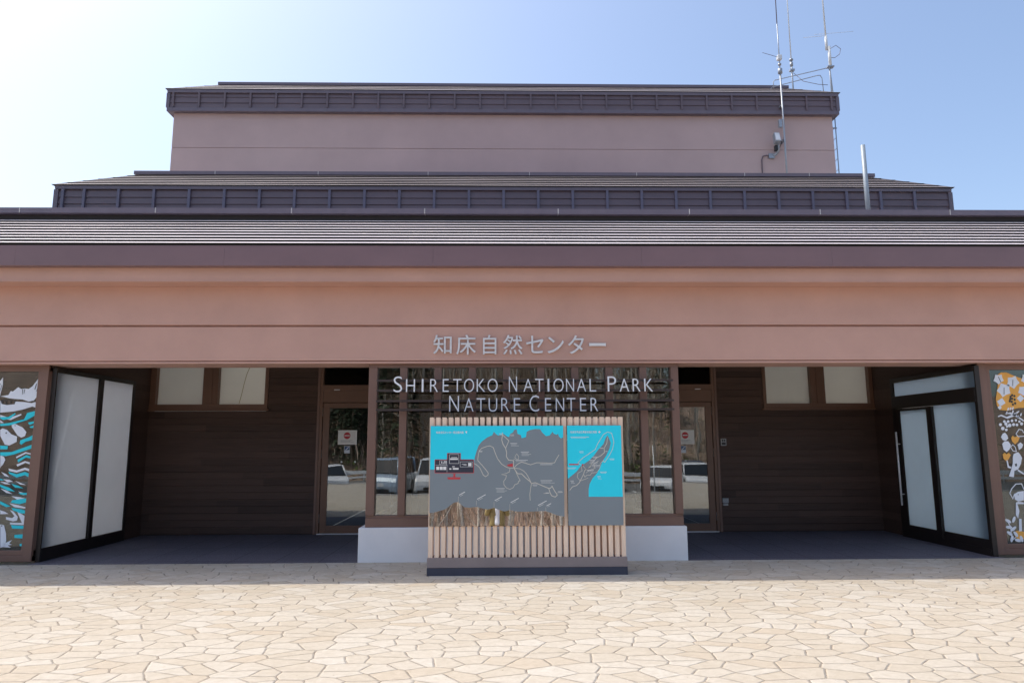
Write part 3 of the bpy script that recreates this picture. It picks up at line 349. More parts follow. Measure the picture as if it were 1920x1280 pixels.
ART_LEAVES = [[(7.195,2.41),(7.151,2.388),(7.114,2.354),(7.083,2.387),(7.043,2.408),(7.068,2.45),(7.08,2.497),(7.127,2.49),(7.175,2.498),(7.178,2.452)],[(7.42,2.379),(7.371,2.342),(7.333,2.294),(7.288,2.325),(7.233,2.34),(7.254,2.396),(7.258,2.454),(7.316,2.457),(7.373,2.478),(7.388,2.424)],[(7.272,2.229),(7.209,2.211),(7.153,2.176),(7.123,2.227),(7.077,2.266),(7.121,2.316),(7.149,2.375),(7.207,2.354),(7.27,2.351),(7.261,2.289)],[(7.527,2.253),(7.487,2.228),(7.454,2.194),(7.422,2.221),(7.382,2.237),(7.402,2.278),(7.41,2.323),(7.454,2.321),(7.499,2.333),(7.506,2.29)],[(7.184,2.092),(7.145,2.068),(7.106,2.045),(7.085,2.08),(7.065,2.117),(7.104,2.141),(7.144,2.164),(7.165,2.129)],[(7.125,2.028),(7.108,2.013),(7.091,1.998),(7.077,2.013),(7.063,2.028),(7.08,2.044),(7.098,2.059),(7.112,2.044)],[(7.462,2.158),(7.432,2.131),(7.402,2.106),(7.378,2.132),(7.355,2.158),(7.384,2.185),(7.414,2.211),(7.439,2.185)],[(7.054,1.909),(7.105,1.93),(7.179,1.897),(7.284,1.941),(7.366,1.984),(7.371,1.971),(7.291,1.908),(7.187,1.871),(7.103,1.909),(7.057,1.894)],[(7.151,1.941),(7.242,1.962),(7.346,1.908),(7.421,1.849),(7.415,1.832),(7.333,1.886),(7.239,1.936)],[(7.101,1.79),(7.095,1.777),(7.083,1.769),(7.07,1.769),(7.059,1.777),(7.057,1.79),(7.062,1.802),(7.074,1.81),(7.088,1.81),(7.098,1.802)],[(7.132,1.735),(7.125,1.72),(7.111,1.711),(7.095,1.711),(7.083,1.72),(7.079,1.736),(7.086,1.751),(7.1,1.76),(7.117,1.76),(7.129,1.751)],[(7.174,1.716),(7.169,1.704),(7.158,1.698),(7.146,1.698),(7.137,1.705),(7.134,1.716),(7.139,1.727),(7.15,1.734),(7.162,1.734),(7.172,1.727)],[(7.181,1.8),(7.175,1.786),(7.162,1.778),(7.147,1.778),(7.136,1.786),(7.133,1.8),(7.139,1.814),(7.152,1.823),(7.167,1.823),(7.178,1.814)],[(7.236,1.778),(7.229,1.763),(7.215,1.754),(7.199,1.754),(7.187,1.763),(7.183,1.778),(7.19,1.794),(7.204,1.803),(7.221,1.803),(7.233,1.794)],[(7.288,1.789),(7.283,1.776),(7.271,1.768),(7.257,1.768),(7.247,1.776),(7.244,1.789),(7.25,1.802),(7.262,1.81),(7.275,1.81),(7.285,1.802)],[(7.334,1.784),(7.329,1.773),(7.318,1.766),(7.306,1.766),(7.297,1.773),(7.294,1.785),(7.3,1.796),(7.31,1.803),(7.322,1.803),(7.332,1.796)],[(7.159,1.833),(7.153,1.821),(7.143,1.814),(7.13,1.814),(7.121,1.821),(7.119,1.833),(7.124,1.844),(7.135,1.851),(7.147,1.851),(7.156,1.844)],[(7.214,1.832),(7.209,1.821),(7.198,1.814),(7.186,1.814),(7.176,1.821),(7.174,1.833),(7.179,1.844),(7.19,1.851),(7.202,1.851),(7.211,1.844)],[(7.27,1.843),(7.265,1.832),(7.254,1.825),(7.242,1.825),(7.233,1.832),(7.23,1.843),(7.236,1.855),(7.246,1.862),(7.258,1.862),(7.268,1.855)],[(7.324,1.849),(7.319,1.839),(7.31,1.833),(7.299,1.833),(7.291,1.839),(7.289,1.849),(7.293,1.86),(7.303,1.866),(7.314,1.866),(7.322,1.86)],[(7.373,1.832),(7.368,1.822),(7.359,1.815),(7.348,1.815),(7.34,1.822),(7.337,1.832),(7.342,1.842),(7.351,1.848),(7.362,1.848),(7.371,1.842)],[(7.404,1.799),(7.399,1.787),(7.387,1.779),(7.373,1.779),(7.363,1.787),(7.36,1.8),(7.366,1.812),(7.378,1.82),(7.391,1.82),(7.402,1.812)],[(7.188,1.763),(7.184,1.753),(7.174,1.747),(7.163,1.747),(7.155,1.753),(7.153,1.763),(7.157,1.774),(7.167,1.78),(7.178,1.78),(7.186,1.774)],[(7.224,2.003),(7.214,1.988),(7.204,1.983),(7.199,1.992),(7.203,2.009),(7.213,2.025),(7.223,2.029),(7.228,2.02)],[(7.258,2.009),(7.248,1.994),(7.238,1.99),(7.233,1.999),(7.237,2.016),(7.247,2.031),(7.257,2.035),(7.261,2.026)],[(7.291,2.014),(7.281,1.998),(7.271,1.994),(7.267,2.003),(7.271,2.02),(7.281,2.035),(7.291,2.04),(7.295,2.031)],[(7.195,1.948),(7.186,1.933),(7.175,1.929),(7.171,1.938),(7.175,1.955),(7.185,1.97),(7.195,1.975),(7.199,1.966)],[(7.286,1.964),(7.276,1.948),(7.266,1.944),(7.261,1.953),(7.265,1.97),(7.275,1.985),(7.285,1.99),(7.29,1.981)],[(7.326,1.926),(7.316,1.911),(7.306,1.907),(7.301,1.916),(7.305,1.933),(7.315,1.948),(7.325,1.952),(7.33,1.944)],[(7.355,1.894),(7.345,1.879),(7.335,1.874),(7.331,1.883),(7.335,1.9),(7.345,1.915),(7.355,1.92),(7.359,1.911)],[(7.399,1.926),(7.389,1.911),(7.379,1.907),(7.374,1.916),(7.378,1.933),(7.388,1.948),(7.398,1.952),(7.403,1.943)],[(7.066,1.617),(7.098,1.664),(7.132,1.677),(7.161,1.638),(7.167,1.595),(7.13,1.563),(7.088,1.574)],[(7.073,1.521),(7.108,1.557),(7.163,1.557),(7.195,1.509),(7.172,1.445),(7.124,1.407),(7.084,1.441)],[(7.289,1.509),(7.337,1.541),(7.371,1.509),(7.35,1.466),(7.303,1.434)],[(7.22,1.381),(7.288,1.406),(7.311,1.376),(7.334,1.327),(7.309,1.242),(7.261,1.168),(7.204,1.147),(7.188,1.062),(7.151,1.067),(7.119,1.073),(7.163,1.169),(7.194,1.253),(7.204,1.338)],[(7.107,1.296),(7.126,1.292),(7.135,1.215),(7.168,1.2),(7.157,1.179),(7.115,1.19)],[(7.261,1.168),(7.336,1.115),(7.333,1.093),(7.248,1.147)],[(7.176,0.716),(7.21,0.726),(7.289,0.715),(7.287,0.694),(7.196,0.695),(7.213,0.601),(7.184,0.497),(7.157,0.549)],[(7.195,0.497),(7.231,0.497),(7.219,0.331),(7.175,0.327)],[(7.163,0.831),(7.226,0.862),(7.308,0.872),(7.293,0.746),(7.211,0.73),(7.166,0.758)],[(7.079,0.444),(7.067,0.438),(7.049,0.44),(7.027,0.448),(7.009,0.462),(7,0.477),(7,0.489),(7.012,0.495),(7.031,0.493),(7.052,0.485),(7.07,0.471),(7.08,0.457)],[(7.102,0.444),(7.095,0.453),(7.095,0.471),(7.102,0.494),(7.115,0.514),(7.13,0.528),(7.142,0.53),(7.149,0.521),(7.149,0.502),(7.142,0.48),(7.129,0.459),(7.114,0.446)],[(7.088,0.379),(7.079,0.369),(7.061,0.363),(7.037,0.363),(7.014,0.368),(6.998,0.378),(6.994,0.389),(7.003,0.398),(7.022,0.404),(7.046,0.404),(7.068,0.399),(7.084,0.39)],[(7.065,0.332),(7.064,0.344),(7.073,0.361),(7.091,0.378),(7.112,0.391),(7.13,0.397),(7.142,0.393),(7.143,0.381),(7.134,0.365),(7.116,0.347),(7.095,0.334),(7.077,0.329)],[(7.079,0.275),(7.067,0.27),(7.048,0.273),(7.029,0.284),(7.012,0.299),(7.004,0.315),(7.006,0.327),(7.018,0.332),(7.037,0.329),(7.057,0.318),(7.073,0.303),(7.081,0.287)],[(7.051,0.185),(7.043,0.193),(7.041,0.211),(7.046,0.234),(7.057,0.255),(7.07,0.269),(7.082,0.273),(7.091,0.265),(7.092,0.247),(7.087,0.224),(7.077,0.203),(7.063,0.188)],[(7.153,0.255),(7.141,0.253),(7.125,0.261),(7.109,0.278),(7.099,0.297),(7.096,0.315),(7.102,0.326),(7.115,0.328),(7.131,0.319),(7.146,0.303),(7.156,0.283),(7.159,0.266)],[(7.196,0.198),(7.186,0.19),(7.168,0.186),(7.144,0.188),(7.122,0.195),(7.108,0.206),(7.105,0.217),(7.114,0.226),(7.133,0.23),(7.157,0.228),(7.179,0.22),(7.193,0.21)],[(7.213,0.186),(7.2,0.188),(7.188,0.2),(7.179,0.221),(7.176,0.243),(7.179,0.261),(7.188,0.27),(7.2,0.268),(7.212,0.255),(7.221,0.235),(7.224,0.213),(7.221,0.195)]]
ART_LINE = [[1.6,[(7.104,0.842),(7.139,0.905),(7.205,0.967),(7.286,0.971),(7.31,0.893)]],[1.6,[(7.104,0.842),(7.139,0.768),(7.168,0.831)]],[1.5,[(7.285,1.659),(7.336,1.724),(7.379,1.713),(7.4,1.67)]],[1.5,[(7.285,1.659),(7.313,1.621),(7.395,1.627)]],[1.4,[(7.187,1.477),(7.223,1.509),(7.253,1.477),(7.263,1.413),(7.214,1.424),(7.187,1.477)]],[1.6,[(7.011,0.498),(7.064,0.394),(7.064,0.208)]],[1.6,[(7.123,0.249),(7.064,0.208)]]]
ART_SEED = [[(7.282,2.18),(7.276,2.168),(7.264,2.163),(7.254,2.168),(7.251,2.18),(7.257,2.193),(7.268,2.198),(7.279,2.193)],[(7.307,2.202),(7.301,2.19),(7.289,2.185),(7.279,2.19),(7.276,2.202),(7.282,2.215),(7.293,2.22),(7.303,2.215)],[(7.339,2.191),(7.333,2.179),(7.321,2.174),(7.311,2.179),(7.308,2.191),(7.314,2.204),(7.325,2.209),(7.336,2.204)],[(7.301,2.154),(7.295,2.142),(7.284,2.137),(7.273,2.142),(7.27,2.154),(7.276,2.167),(7.288,2.172),(7.298,2.167)],[(7.264,2.119),(7.258,2.107),(7.246,2.102),(7.236,2.107),(7.233,2.119),(7.239,2.132),(7.25,2.137),(7.261,2.132)],[(7.292,2.11),(7.286,2.098),(7.274,2.093),(7.264,2.098),(7.261,2.111),(7.267,2.123),(7.278,2.128),(7.289,2.123)],[(7.337,2.141),(7.332,2.129),(7.32,2.123),(7.309,2.129),(7.306,2.141),(7.312,2.153),(7.324,2.158),(7.334,2.153)],[(7.303,2.071),(7.297,2.059),(7.285,2.054),(7.275,2.059),(7.272,2.071),(7.278,2.083),(7.289,2.089),(7.3,2.083)],[(7.338,2.088),(7.332,2.076),(7.321,2.071),(7.31,2.076),(7.307,2.089),(7.313,2.101),(7.324,2.106),(7.335,2.101)],[(7.274,2.148),(7.268,2.135),(7.256,2.13),(7.246,2.135),(7.243,2.148),(7.249,2.16),(7.26,2.165),(7.271,2.16)],[(7.116,2.466),(7.125,2.466),(7.156,2.389),(7.147,2.387)],[(7.323,2.422),(7.332,2.422),(7.319,2.334),(7.311,2.334)],[(7.183,2.312),(7.192,2.312),(7.181,2.213),(7.172,2.213)],[(7.221,1.242),(7.249,1.253),(7.249,1.215),(7.226,1.206)],[(7.216,0.831),(7.226,0.831),(7.225,0.816),(7.214,0.816)]]

# ------------------------------------------------------------------ ground
b = MB().box(-60, 60, -2.6, 9.41, -1.4, 0.0); plaza = struct(b.build('plaza_paving', M['paving']))
b = MB(); n = 24; 
def ground_h(x, y): return -1.2
g = MB().quad((-900, -900, -1.2), (900, -900, -1.2), (900, 900, -1.2), (-900, 900, -1.2)); struct(g.build('ground', M['asphalt']))
k = MB().box(-60, 60, -2.85, -2.6, -1.4, 0.03); struct(k.build('plaza_kerb', M['kerb'], bevel=0.02))
p = MB()
for i in range(-7, 9): p.box(i*2.6-0.06, i*2.6+0.06, -21.5, -16.5, -1.2, -1.195)
p.box(-18.4, 21, -16.6, -16.45, -1.2, -1.1945); struct(p.build('parking_lines', M['line']))
for (a, c) in ((-6.2, -1.88), (2.53, 6.80)): struct(MB().box(a, c, 9.41, 12.32, -0.2, 0.004).build('alcove_floor', M['alcove_floor']))

# ------------------------------------------------------------------ the building
BX0, BX1 = -14.0, 14.4
bld = thing('visitor_center', 'long low brown visitor center with three stepped roof tiers and a recessed glazed entrance', 'building', (0.35, 9.4, 0))
# eave fascia
f = MB()
xs = [BX0, -6.46, -3.69, -0.89, 1.94, 4.55, 7.4, 10.2, BX1]
for i in range(len(xs)-1): f.box(xs[i]+0.0006, xs[i+1]-0.0006, 8.97, 9.5, 3.92, 4.20)
f.build('fascia', M['fascia'], bld, bevel=0.0015)
f = MB().box(BX0, BX1, 8.985, 9.45, 4.20, 4.222); f.build('drip_edge', M['dark_edge_shade'], bld)
# rendered bands of the beam
f = MB().box(BX0, BX1, 9.09, 9.6, 3.745, 3.92).box(BX0, BX1, 9.082, 9.6, 3.73, 3.745); f.build('upper_band', M['plaster'], bld)
f = MB().box(BX0, BX1, 9.39, 9.9, 3.188, 3.73).box(BX0, BX1, 9.44, 9.9, 3.160, 3.188); f.build('middle_band', M['plaster'], bld, bevel=0.004)
f = MB().box(BX0, BX1, 9.392, 9.9, 2.690, 3.160).box(BX0, BX1, 9.425, 9.9, 2.675, 2.690).box(BX0, BX1, 9.388, 9.9, 2.650, 2.675); f.build('lower_band', M['plaster'], bld, bevel=0.003)


def seam_roof(name, y0, z0, y1, z1, rows, xl0, xr0, xl1, xr1, mt, step, jitter, undercut):
    """stepped horizontal-seam sheet roof; x limits run from the eave to the top"""
    b = MB(); rr = random.Random(rows*31+int(y0*10))
    for r in range(rows):
        t0, t1 = r/rows, (r+1)/rows
        ya, yb = y0+(y1-y0)*t0, y0+(y1-y0)*t1; za, zb = z0+(z1-z0)*t0, z0+(z1-z0)*t1
        la, lb = xl0+(xl1-xl0)*t0, xl0+(xl1-xl0)*t1; ra, rb = xr0+(xr1-xr0)*t0, xr0+(xr1-xr0)*t1
        n = max(8, int((ra-la)/0.45)); i = len(b.v)
        ph = rr.random()*10
        for q in range(n+1):
            u = q/n; xa = la+(ra-la)*u; xb = lb+(rb-lb)*u
            j = jitter*noise.noise((xa*0.55, r*3.1+ph, 0.3)) * 2; j2 = jitter*noise.noise((xa*0.5, r*2.7+ph, 4.3))
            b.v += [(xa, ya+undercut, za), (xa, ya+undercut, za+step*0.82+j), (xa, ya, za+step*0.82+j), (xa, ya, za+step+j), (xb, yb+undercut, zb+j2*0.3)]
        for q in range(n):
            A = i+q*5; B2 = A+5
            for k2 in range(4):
                b.slot(1 if k2 < 2 else 0).face([A+k2, B2+k2, B2+k2+1, A+k2+1], False)  # gap riser and underside coloured dark as the seam's shadow
    return b.build(name, [mt, M['dark_edge_shade']], bld, recalc=False)
def flip(o):
    bm = bmesh.new(); bm.from_mesh(o.data); bmesh.ops.reverse_faces(bm, faces=bm.faces); bm.to_mesh(o.data); bm.free()
# lower roof tier
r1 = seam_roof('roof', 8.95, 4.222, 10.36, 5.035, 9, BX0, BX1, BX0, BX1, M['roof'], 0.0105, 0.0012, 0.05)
rc = MB().box(BX0, BX1, 10.37, 10.60, 4.95, 5.10); rc.build('riser', M['dark_edge_shade'], r1)  # dark colour paints the shadow beneath the cap overhang
rc = MB(); xs = [BX0]+[-11.6, -9.5, -7.41, -5.33, -3.23, -1.16, 0.93, 3.0, 5.08, 7.16, 9.2, 11.3]+[BX1]
for i in range(len(xs)-1): rc.slot(0).box(xs[i]+0.006, xs[i+1]-0.006, 10.28, 10.62, 5.105, 5.19)
for x in xs[1:-1]: rc.slot(1).box(x-0.006, x+0.006, 10.276, 10.6, 5.110, 5.192)
rc.build('ridge_cap', [M['cap'], M['seal']], r1)
rd = MB().box(-6.40, 6.95, 10.62, 12.26, 4.7, 5.05).box(-3.42, 4.12, 12.26, 24, 4.7, 5.05); rd.box(BX0+0.2, -8.20, 12.2, 12.54, 4.7, 5.05).box(8.63, BX1-0.2, 12.26, 12.54, 4.7, 5.05).build('roof_deck', M['cladding'], bld)  # deck left open so daylight reaches the added rooms
for (a, c, d, e) in ((BX0+0.2, -6.40, BX0+0.2, -8.26), (6.95, BX1-0.2, 8.63, BX1-0.2)):  # unseen rooflights added to backlight the frosted panes and blinds
    MB().quad((a, 10.62, 5.0), (c, 10.62, 5.0), (c, 12.2, 5.0), (a, 12.2, 5.0)).build('added_rooflight', M['opal'], bld); MB().box(d, e, 12.54, 20, 5.0, 5.01).build('added_rooflight', M['clear_glass'], bld)

def cladding(name, x0, x1, y, yb, courses, battens, bw, trims, mts, hollow=False):
    """lapped metal courses with upright battens on front and both sides"""
    b = MB(); yf = y+0.12 if hollow else yb
    def slab(xa, xb, xc, xd, ya_, yc_, ye_, z0, z1): b.hexa([(xa, ya_, z0), (xb, ya_, z0), (xb, ye_, z0), (xa, ye_, z0), (xc, yc_, z1), (xd, yc_, z1), (xd, ye_, z1), (xc, ye_, z1)])
    for (z0, z1) in courses:
        b.slot(0)
        slab(x0+.004, x1-.004, x0+.018, x1-.018, y-0.016, y, yf, z0, z1-.003)
        if hollow:
            slab(x0+.004, x0+.12, x0+.018, x0+.12, yf, yf, yb, z0, z1-.003); slab(x1-.12, x1-.004, x1-.12, x1-.018, yf, yf, yb, z0, z1-.003)
    z0, z1 = min(c[0] for c in courses), max(c[1] for c in courses)
    b.slot(1)
    for x in battens: b.box(x-bw/2, x+bw/2, y-0.045, y, z0+.002, z1-.002)
    b.slot(2)
    for (a0, a1, dy) in trims:
        b.box(x0-dy, x1+dy, y-0.03-dy, yf, a0, a1)
        if hollow: b.box(x0-dy, x0+.12, yf, yb, a0, a1).box(x1-.12, x1+dy, yf, yb, a0, a1)
    for x in (x0-0.03, x1-0.05): b.box(x, x+0.08, y-0.03, y+0.06, z0+.003, z1-.004)
    return b.build(name, mts, bld)
CL = [M['cladding'], M['batten'], M['cap']]
bt2 = [-8.06, -7.67] + [-7.04+0.648*i for i in range(24)]; bt2 = [x for x in bt2 if x < 8.45]
cladding('parapet', -8.2, 8.57, 12.26, 22, [(5.00, 5.30), (5.30, 5.57), (5.57, 5.83), (5.83, 5.96), (5.96, 6.09), (6.09, 6.235)], bt2, 0.048, [(6.237, 6.30, 0.01)], CL, True)
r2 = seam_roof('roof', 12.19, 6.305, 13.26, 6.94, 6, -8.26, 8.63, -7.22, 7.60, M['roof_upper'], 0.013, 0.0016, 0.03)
s = MB().quad((-8.26, 12.19, 6.31), (-7.22, 13.26, 6.945), (-7.22, 21, 6.945), (-8.26, 22.06, 6.31)).build('side_slope', M['roof_upper'], r2); s = MB().quad((8.63, 12.19, 6.31), (8.63, 22.06, 6.31), (7.60, 21, 6.945), (7.60, 13.26, 6.945)).build('side_slope', M['roof_upper'], r2); s = MB().quad((-7.22, 21, 6.945), (7.6, 21, 6.945), (8.63, 22.06, 6.31), (-8.26, 22.06, 6.31))
s.build('side_slope', M['roof_upper'], r2)
rc = MB(); xs = [-7.32]+[-5.7, -3.64, -1.43, 0.62, 2.8, 5.01, 6.34]+[7.70]
for i in range(len(xs)-1): rc.slot(0).box(xs[i]+0.005, xs[i+1]-0.005, 13.17, 13.45, 6.915, 6.985)
for x in xs[1:-1]: rc.slot(1).box(x-0.006, x+0.006, 13.166, 13.4, 6.918, 6.987)
rc.build('ridge_cap', [M['cap'], M['seal']], r2)
rc = MB().box(-7.25, 7.63, 13.24, 13.4, 6.82, 6.914); rc.build('riser', M['dark_edge_shade'], r2)  # shadow under the cap put into the dark colour
rd = MB().box(-3.42, 4.12, 13.40, 21, 6.6, 6.93).box(-7.22, -3.42, 15.95, 21, 6.6, 6.93).box(4.12, 7.6, 15.95, 21, 6.6, 6.93); rd.build('roof_deck', M['cladding'], bld)
for (a, c) in ((-7.22, -3.42), (4.12, 7.6)): MB().box(a, c, 13.40, 15.95, 6.9, 6.91).build('added_rooflight', M['clear_glass'], bld)  # unseen glazing added to light the room behind the blinds

# tower
tw = MB().box(-8.02, 8.38, 16.0, 28, 8.757, 9.66).box(-8.02, 8.38, 16.0, 28, 6.6, 8.745).box(-8.0, 8.36, 16.02, 27.9, 8.745, 8.757); tw.build('tower_wall', M['tower_plaster'], bld)
bt3 = [-8.0+0.628*i for i in range(27)]; bt3 = [x for x in bt3 if x < 8.45]
cladding('parapet', -8.14, 8.50, 15.90, 28.1, [(9.735, 9.87), (9.87, 10.02), (10.02, 10.12)], bt3, 0.045, [(10.122, 10.20, 0.012), (9.64, 9.733, 0.004)], [M['cladding'], M['cladding'], M['cap']])
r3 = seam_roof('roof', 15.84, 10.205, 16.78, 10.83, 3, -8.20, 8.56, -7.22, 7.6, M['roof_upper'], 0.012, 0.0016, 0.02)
s = MB().quad((-8.20, 15.84, 10.21), (-7.22, 16.78, 10.835), (-7.22, 27, 10.835), (-8.20, 28.1, 10.21)).build('side_slope', M['roof_upper'], r3); s = MB().quad((8.56, 15.84, 10.21), (8.56, 28.1, 10.21), (7.6, 27, 10.835), (7.6, 16.78, 10.835)); s.build('side_slope', M['roof_upper'], r3)
rc = MB().box(-7.30, 7.66, 16.70, 27, 10.80, 10.875); rc.build('ridge_cap', M['cap'], r3)
rc = MB().tube([(-4.18, 16.9, 10.86), (-4.18, 16.9, 10.99)], 0.02); rc.build('stub_post', M['cap'], r3)

# alcove: side walls, ceiling, rear timber wall
sw = MB().box(-6.32, -6.22, 9.58, 12.5, 2.62, 4.2).box(-6.32, -6.22, 11.69, 12.5, 0, 2.62).box(-6.32, -6.22, 9.725, 9.74, 0, 2.62); sw.build('side_wall', M['siding'], bld)
sw = MB().box(6.80, 6.90, 9.58, 12.5, 2.62, 4.2).box(6.80, 6.90, 11.60, 12.5, 0, 2.62); sw.build('side_wall', M['siding'], bld)
ce = MB().box(-6.32, 6.9, 9.9, 12.42, 3.12, 3.3); ce.build('soffit', M['siding'], bld)
def siding(x0, x1, holes):
    b = MB(); z = 0.02; pitch = 0.118
    while z < 3.1:
        zt = z+pitch-0.005
        segs = [(x0, x1)]
        for (hx0, hx1, hz0, hz1) in holes:
            if zt > hz0 and z < hz1:
                segs = [q for s_ in segs for q in ((s_[0], min(s_[1], hx0)), (max(s_[0], hx1), s_[1])) if q[1]-q[0] > 0.01]
        for (a, c) in segs: b.hexa([(a, 12.296, z), (c, 12.296, z), (c, 12.33, z), (a, 12.33, z), (a, 12.302, zt), (c, 12.302, zt), (c, 12.33, zt), (a, 12.33, zt)])
        z += pitch
    b.box(x0, x1, 12.325, 12.36, 0, min(h[2] for h in holes)-0.02)
    for (a, c) in ((x0, min(h[0] for h in holes)), (max(h[1] for h in holes), x1)):
        if c-a > 0.02: b.box(a, c, 12.326, 12.361, min(h[2] for h in holes)-0.02, 3.12)
    return b.build('timber_wall', M['siding'], bld)
siding(-6.22, -3.24, [(-6.26, -4.16, 2.16, 3.2)])
siding(3.93, 6.80, [(4.80, 6.76, 2.16, 3.2)])
for x in (-3.24, 3.89): MB().box(x, x+0.04, 12.27, 12.36, 0, 3.12).build('corner_trim', M['frame'], bld)
for (a, c, p, q) in ((BX0+0.2, -6.32, -8.26, -3.42), (6.90, BX1-0.2, 4.12, 8.63)):  # unseen white rooms added to bounce daylight onto frosted panes and blinds
    MB().box(a, c, 9.82, 12.42, -0.1, -0.002).build('added_room_floor', M['added_room'], bld)
    MB().box(p, q, 12.52, 15.95, -0.1, -0.002).build('added_room_floor', M['added_room'], bld)
    MB().box(p, q, 15.95, 16.0, 0, 6.6).build('added_rear_wall', M['added_room'], bld)
    MB().box(a, c, 9.775, 9.815, 0, 4.5).build('added_partition', M['added_room'], bld)
    MB().box(a, c, 12.42, 12.52, 0, 4.69).build('added_partition', M['added_room'], bld)
for x in (-3.42, 4.07): MB().box(x, x+0.05, 12.52, 16, 0, 6.25).build('added_partition', M['added_room'], bld)
for x in (-8.3, 8.63): MB().box(x, x+0.05, 12.52, 16, 0, 6.2).build('added_partition', M['added_room'], bld)

# high windows with cream blinds
def high_window(lights, x0, x1, sill_z, label):
    fr = MB(); zb = sill_z+0.02
    fr.box(x0, x1, 12.27, 12.40, zb, zb+0.085)
    xs_ = [x0]
    for (l, r) in lights: xs_ += [l, r]
    xs_.append(x1)
    for i in range(0, len(xs_), 2): fr.box(xs_[i], xs_[i+1], 12.28, 12.41, zb+0.085, 3.12)
    if len(lights) == 2:
        mxx = (lights[0][1]+lights[1][0])/2; fr.box(mxx-0.035, mxx+0.035, 12.262, 12.28, zb+0.085, 3.12)
    wn = fr.build('window', M['door_frame'], bld, bevel=0.004)
    wn['label'] = label
    for j, (l, r) in enumerate(lights):
        bl = MB(); nn = 10; i0 = len(bl.v); rr = random.Random(j+int(x0*7))
        # hanging cloth with a hem and soft folds
        zs = [zb+0.09, zb+0.19, zb+0.22, zb+0.45, zb+0.7, 3.12]
        for zi, z in enumerate(zs):
            for q in range(nn+1):
                u = q/nn; fold = 0.012*noise.noise((u*5+x0*3+j*7, z*1.3, 2.0))
                bl.v.append((l+0.004+(r-l-0.008)*u + (0.012 if zi < 2 and u in (0, 1) else 0)*0, 12.375+fold-(0.006 if zi < 2 else 0), z))
        for zi in range(len(zs)-1):
            for q in range(nn): bl.face([i0+zi*(nn+1)+q, i0+zi*(nn+1)+q+1, i0+(zi+1)*(nn+1)+q+1, i0+(zi+1)*(nn+1)+q], True)
        bo = bl.build('blind', M['blind'], wn, recalc=False)
        if x0 < 0 and j == 1:
            st = MB().ribbon([(r-0.30, 3.1), (r-0.31, 2.93), (r-0.36, 2.80), (r-0.40, 2.62), (r-0.43, 2.45), (r-0.47, zb+0.1)], 0.012, 12.352); st.build('water_stain', M['stain'], bo)
    si = MB().box(x0-0.03, x1+0.03, 12.235, 12.30, sill_z-0.012, sill_z+0.018); si.build('sill', M['door_frame'], wn, bevel=0.003)
    return wn
high_window([(-6.12, -5.29), (-5.02, -4.19)], -6.22, -4.13, 2.155, 'high window with two cream blinds, one water stained')
high_window([(4.84, 5.66), (5.92, 6.73)], 4.78, 6.80, 2.145, 'high window with two clean cream blinds')

# rear doors either side of the entrance bay
def door(x0, x1, hinge_left, label):
    fr = MB(); z1 = 2.28
    fr.box(x0, x0+0.055, 12.28, 12.42, 0.012, 3.12); fr.box(x1-0.055, x1, 12.28, 12.42, 0.012, 3.12)
    fr.box(x0+0.055, x1-0.055, 12.285, 12.42, z1+0.01, 2.50)
    fr.box(x0+0.055, x1-0.055, 12.275, 12.42, 2.50, 2.60)
    d = fr.build('door', M['door_frame'], bld, bevel=0.004); d['label'] = label
    lf = MB(); a, c = x0+0.06, x1-0.06; st = 0.115
    lf.box(a, a+st, 12.30, 12.345, 0.02, z1); lf.box(c-st, c, 12.30, 12.345, 0.02, z1); lf.box(a+st, c-st, 12.30, 12.345, 0.02, 0.15); lf.box(a+st, c-st, 12.30, 12.345, z1-0.09, z1)
    lf.build('leaf', M['door_frame'], d, bevel=0.004)
    MB().box(a+st, c-st, 12.318, 12.324, 0.15, z1-0.09).build('glass_pane', M['glass'], d)
    MB().box(a, c, 12.33, 12.336, 2.60, 3.12).build('transom_pane', M['art_glass'], d)
    hx = a-0.012 if hinge_left else c+0.012
    for z in (2.12, 1.38, 0.27):
        MB().tube([(hx, 12.292, z-0.075), (hx, 12.292, z+0.075)], 0.010).build('hinge', M['steel'], d)
    MB().box(a-0.03, c+0.03, 12.26, 12.36, 0.004, 0.018).build('threshold', M['steel'], d)
    kx = c-0.06 if hinge_left else a+0.06
    MB().tube([(kx, 12.25, 0.95), (kx, 12.25, 1.15)], 0.013).box(kx-0.008, kx+0.008, 12.25, 12.30, 0.96, 0.975).box(kx-0.008, kx+0.008, 12.25, 12.30, 1.125, 1.14).build('handle', M['steel'], d)
    for dx in ((-2.79, -2.55) if hinge_left else (3.15, 3.33)):
        MB().disc(dx, 12.3165, 1.24, 0.017).build('safety_dot', M['white_print'], d)
    cx = x0+0.3 if hinge_left else x1-0.3
    MB().box(cx-0.05, cx+0.05, 12.262, 12.276, 2.505, 2.52).build('latch', M['steel'], d)
door(-3.20, -2.02, True, 'brown framed glass door left of the entrance bay')
door(2.72, 3.89, False, 'brown framed glass door right of the entrance bay')

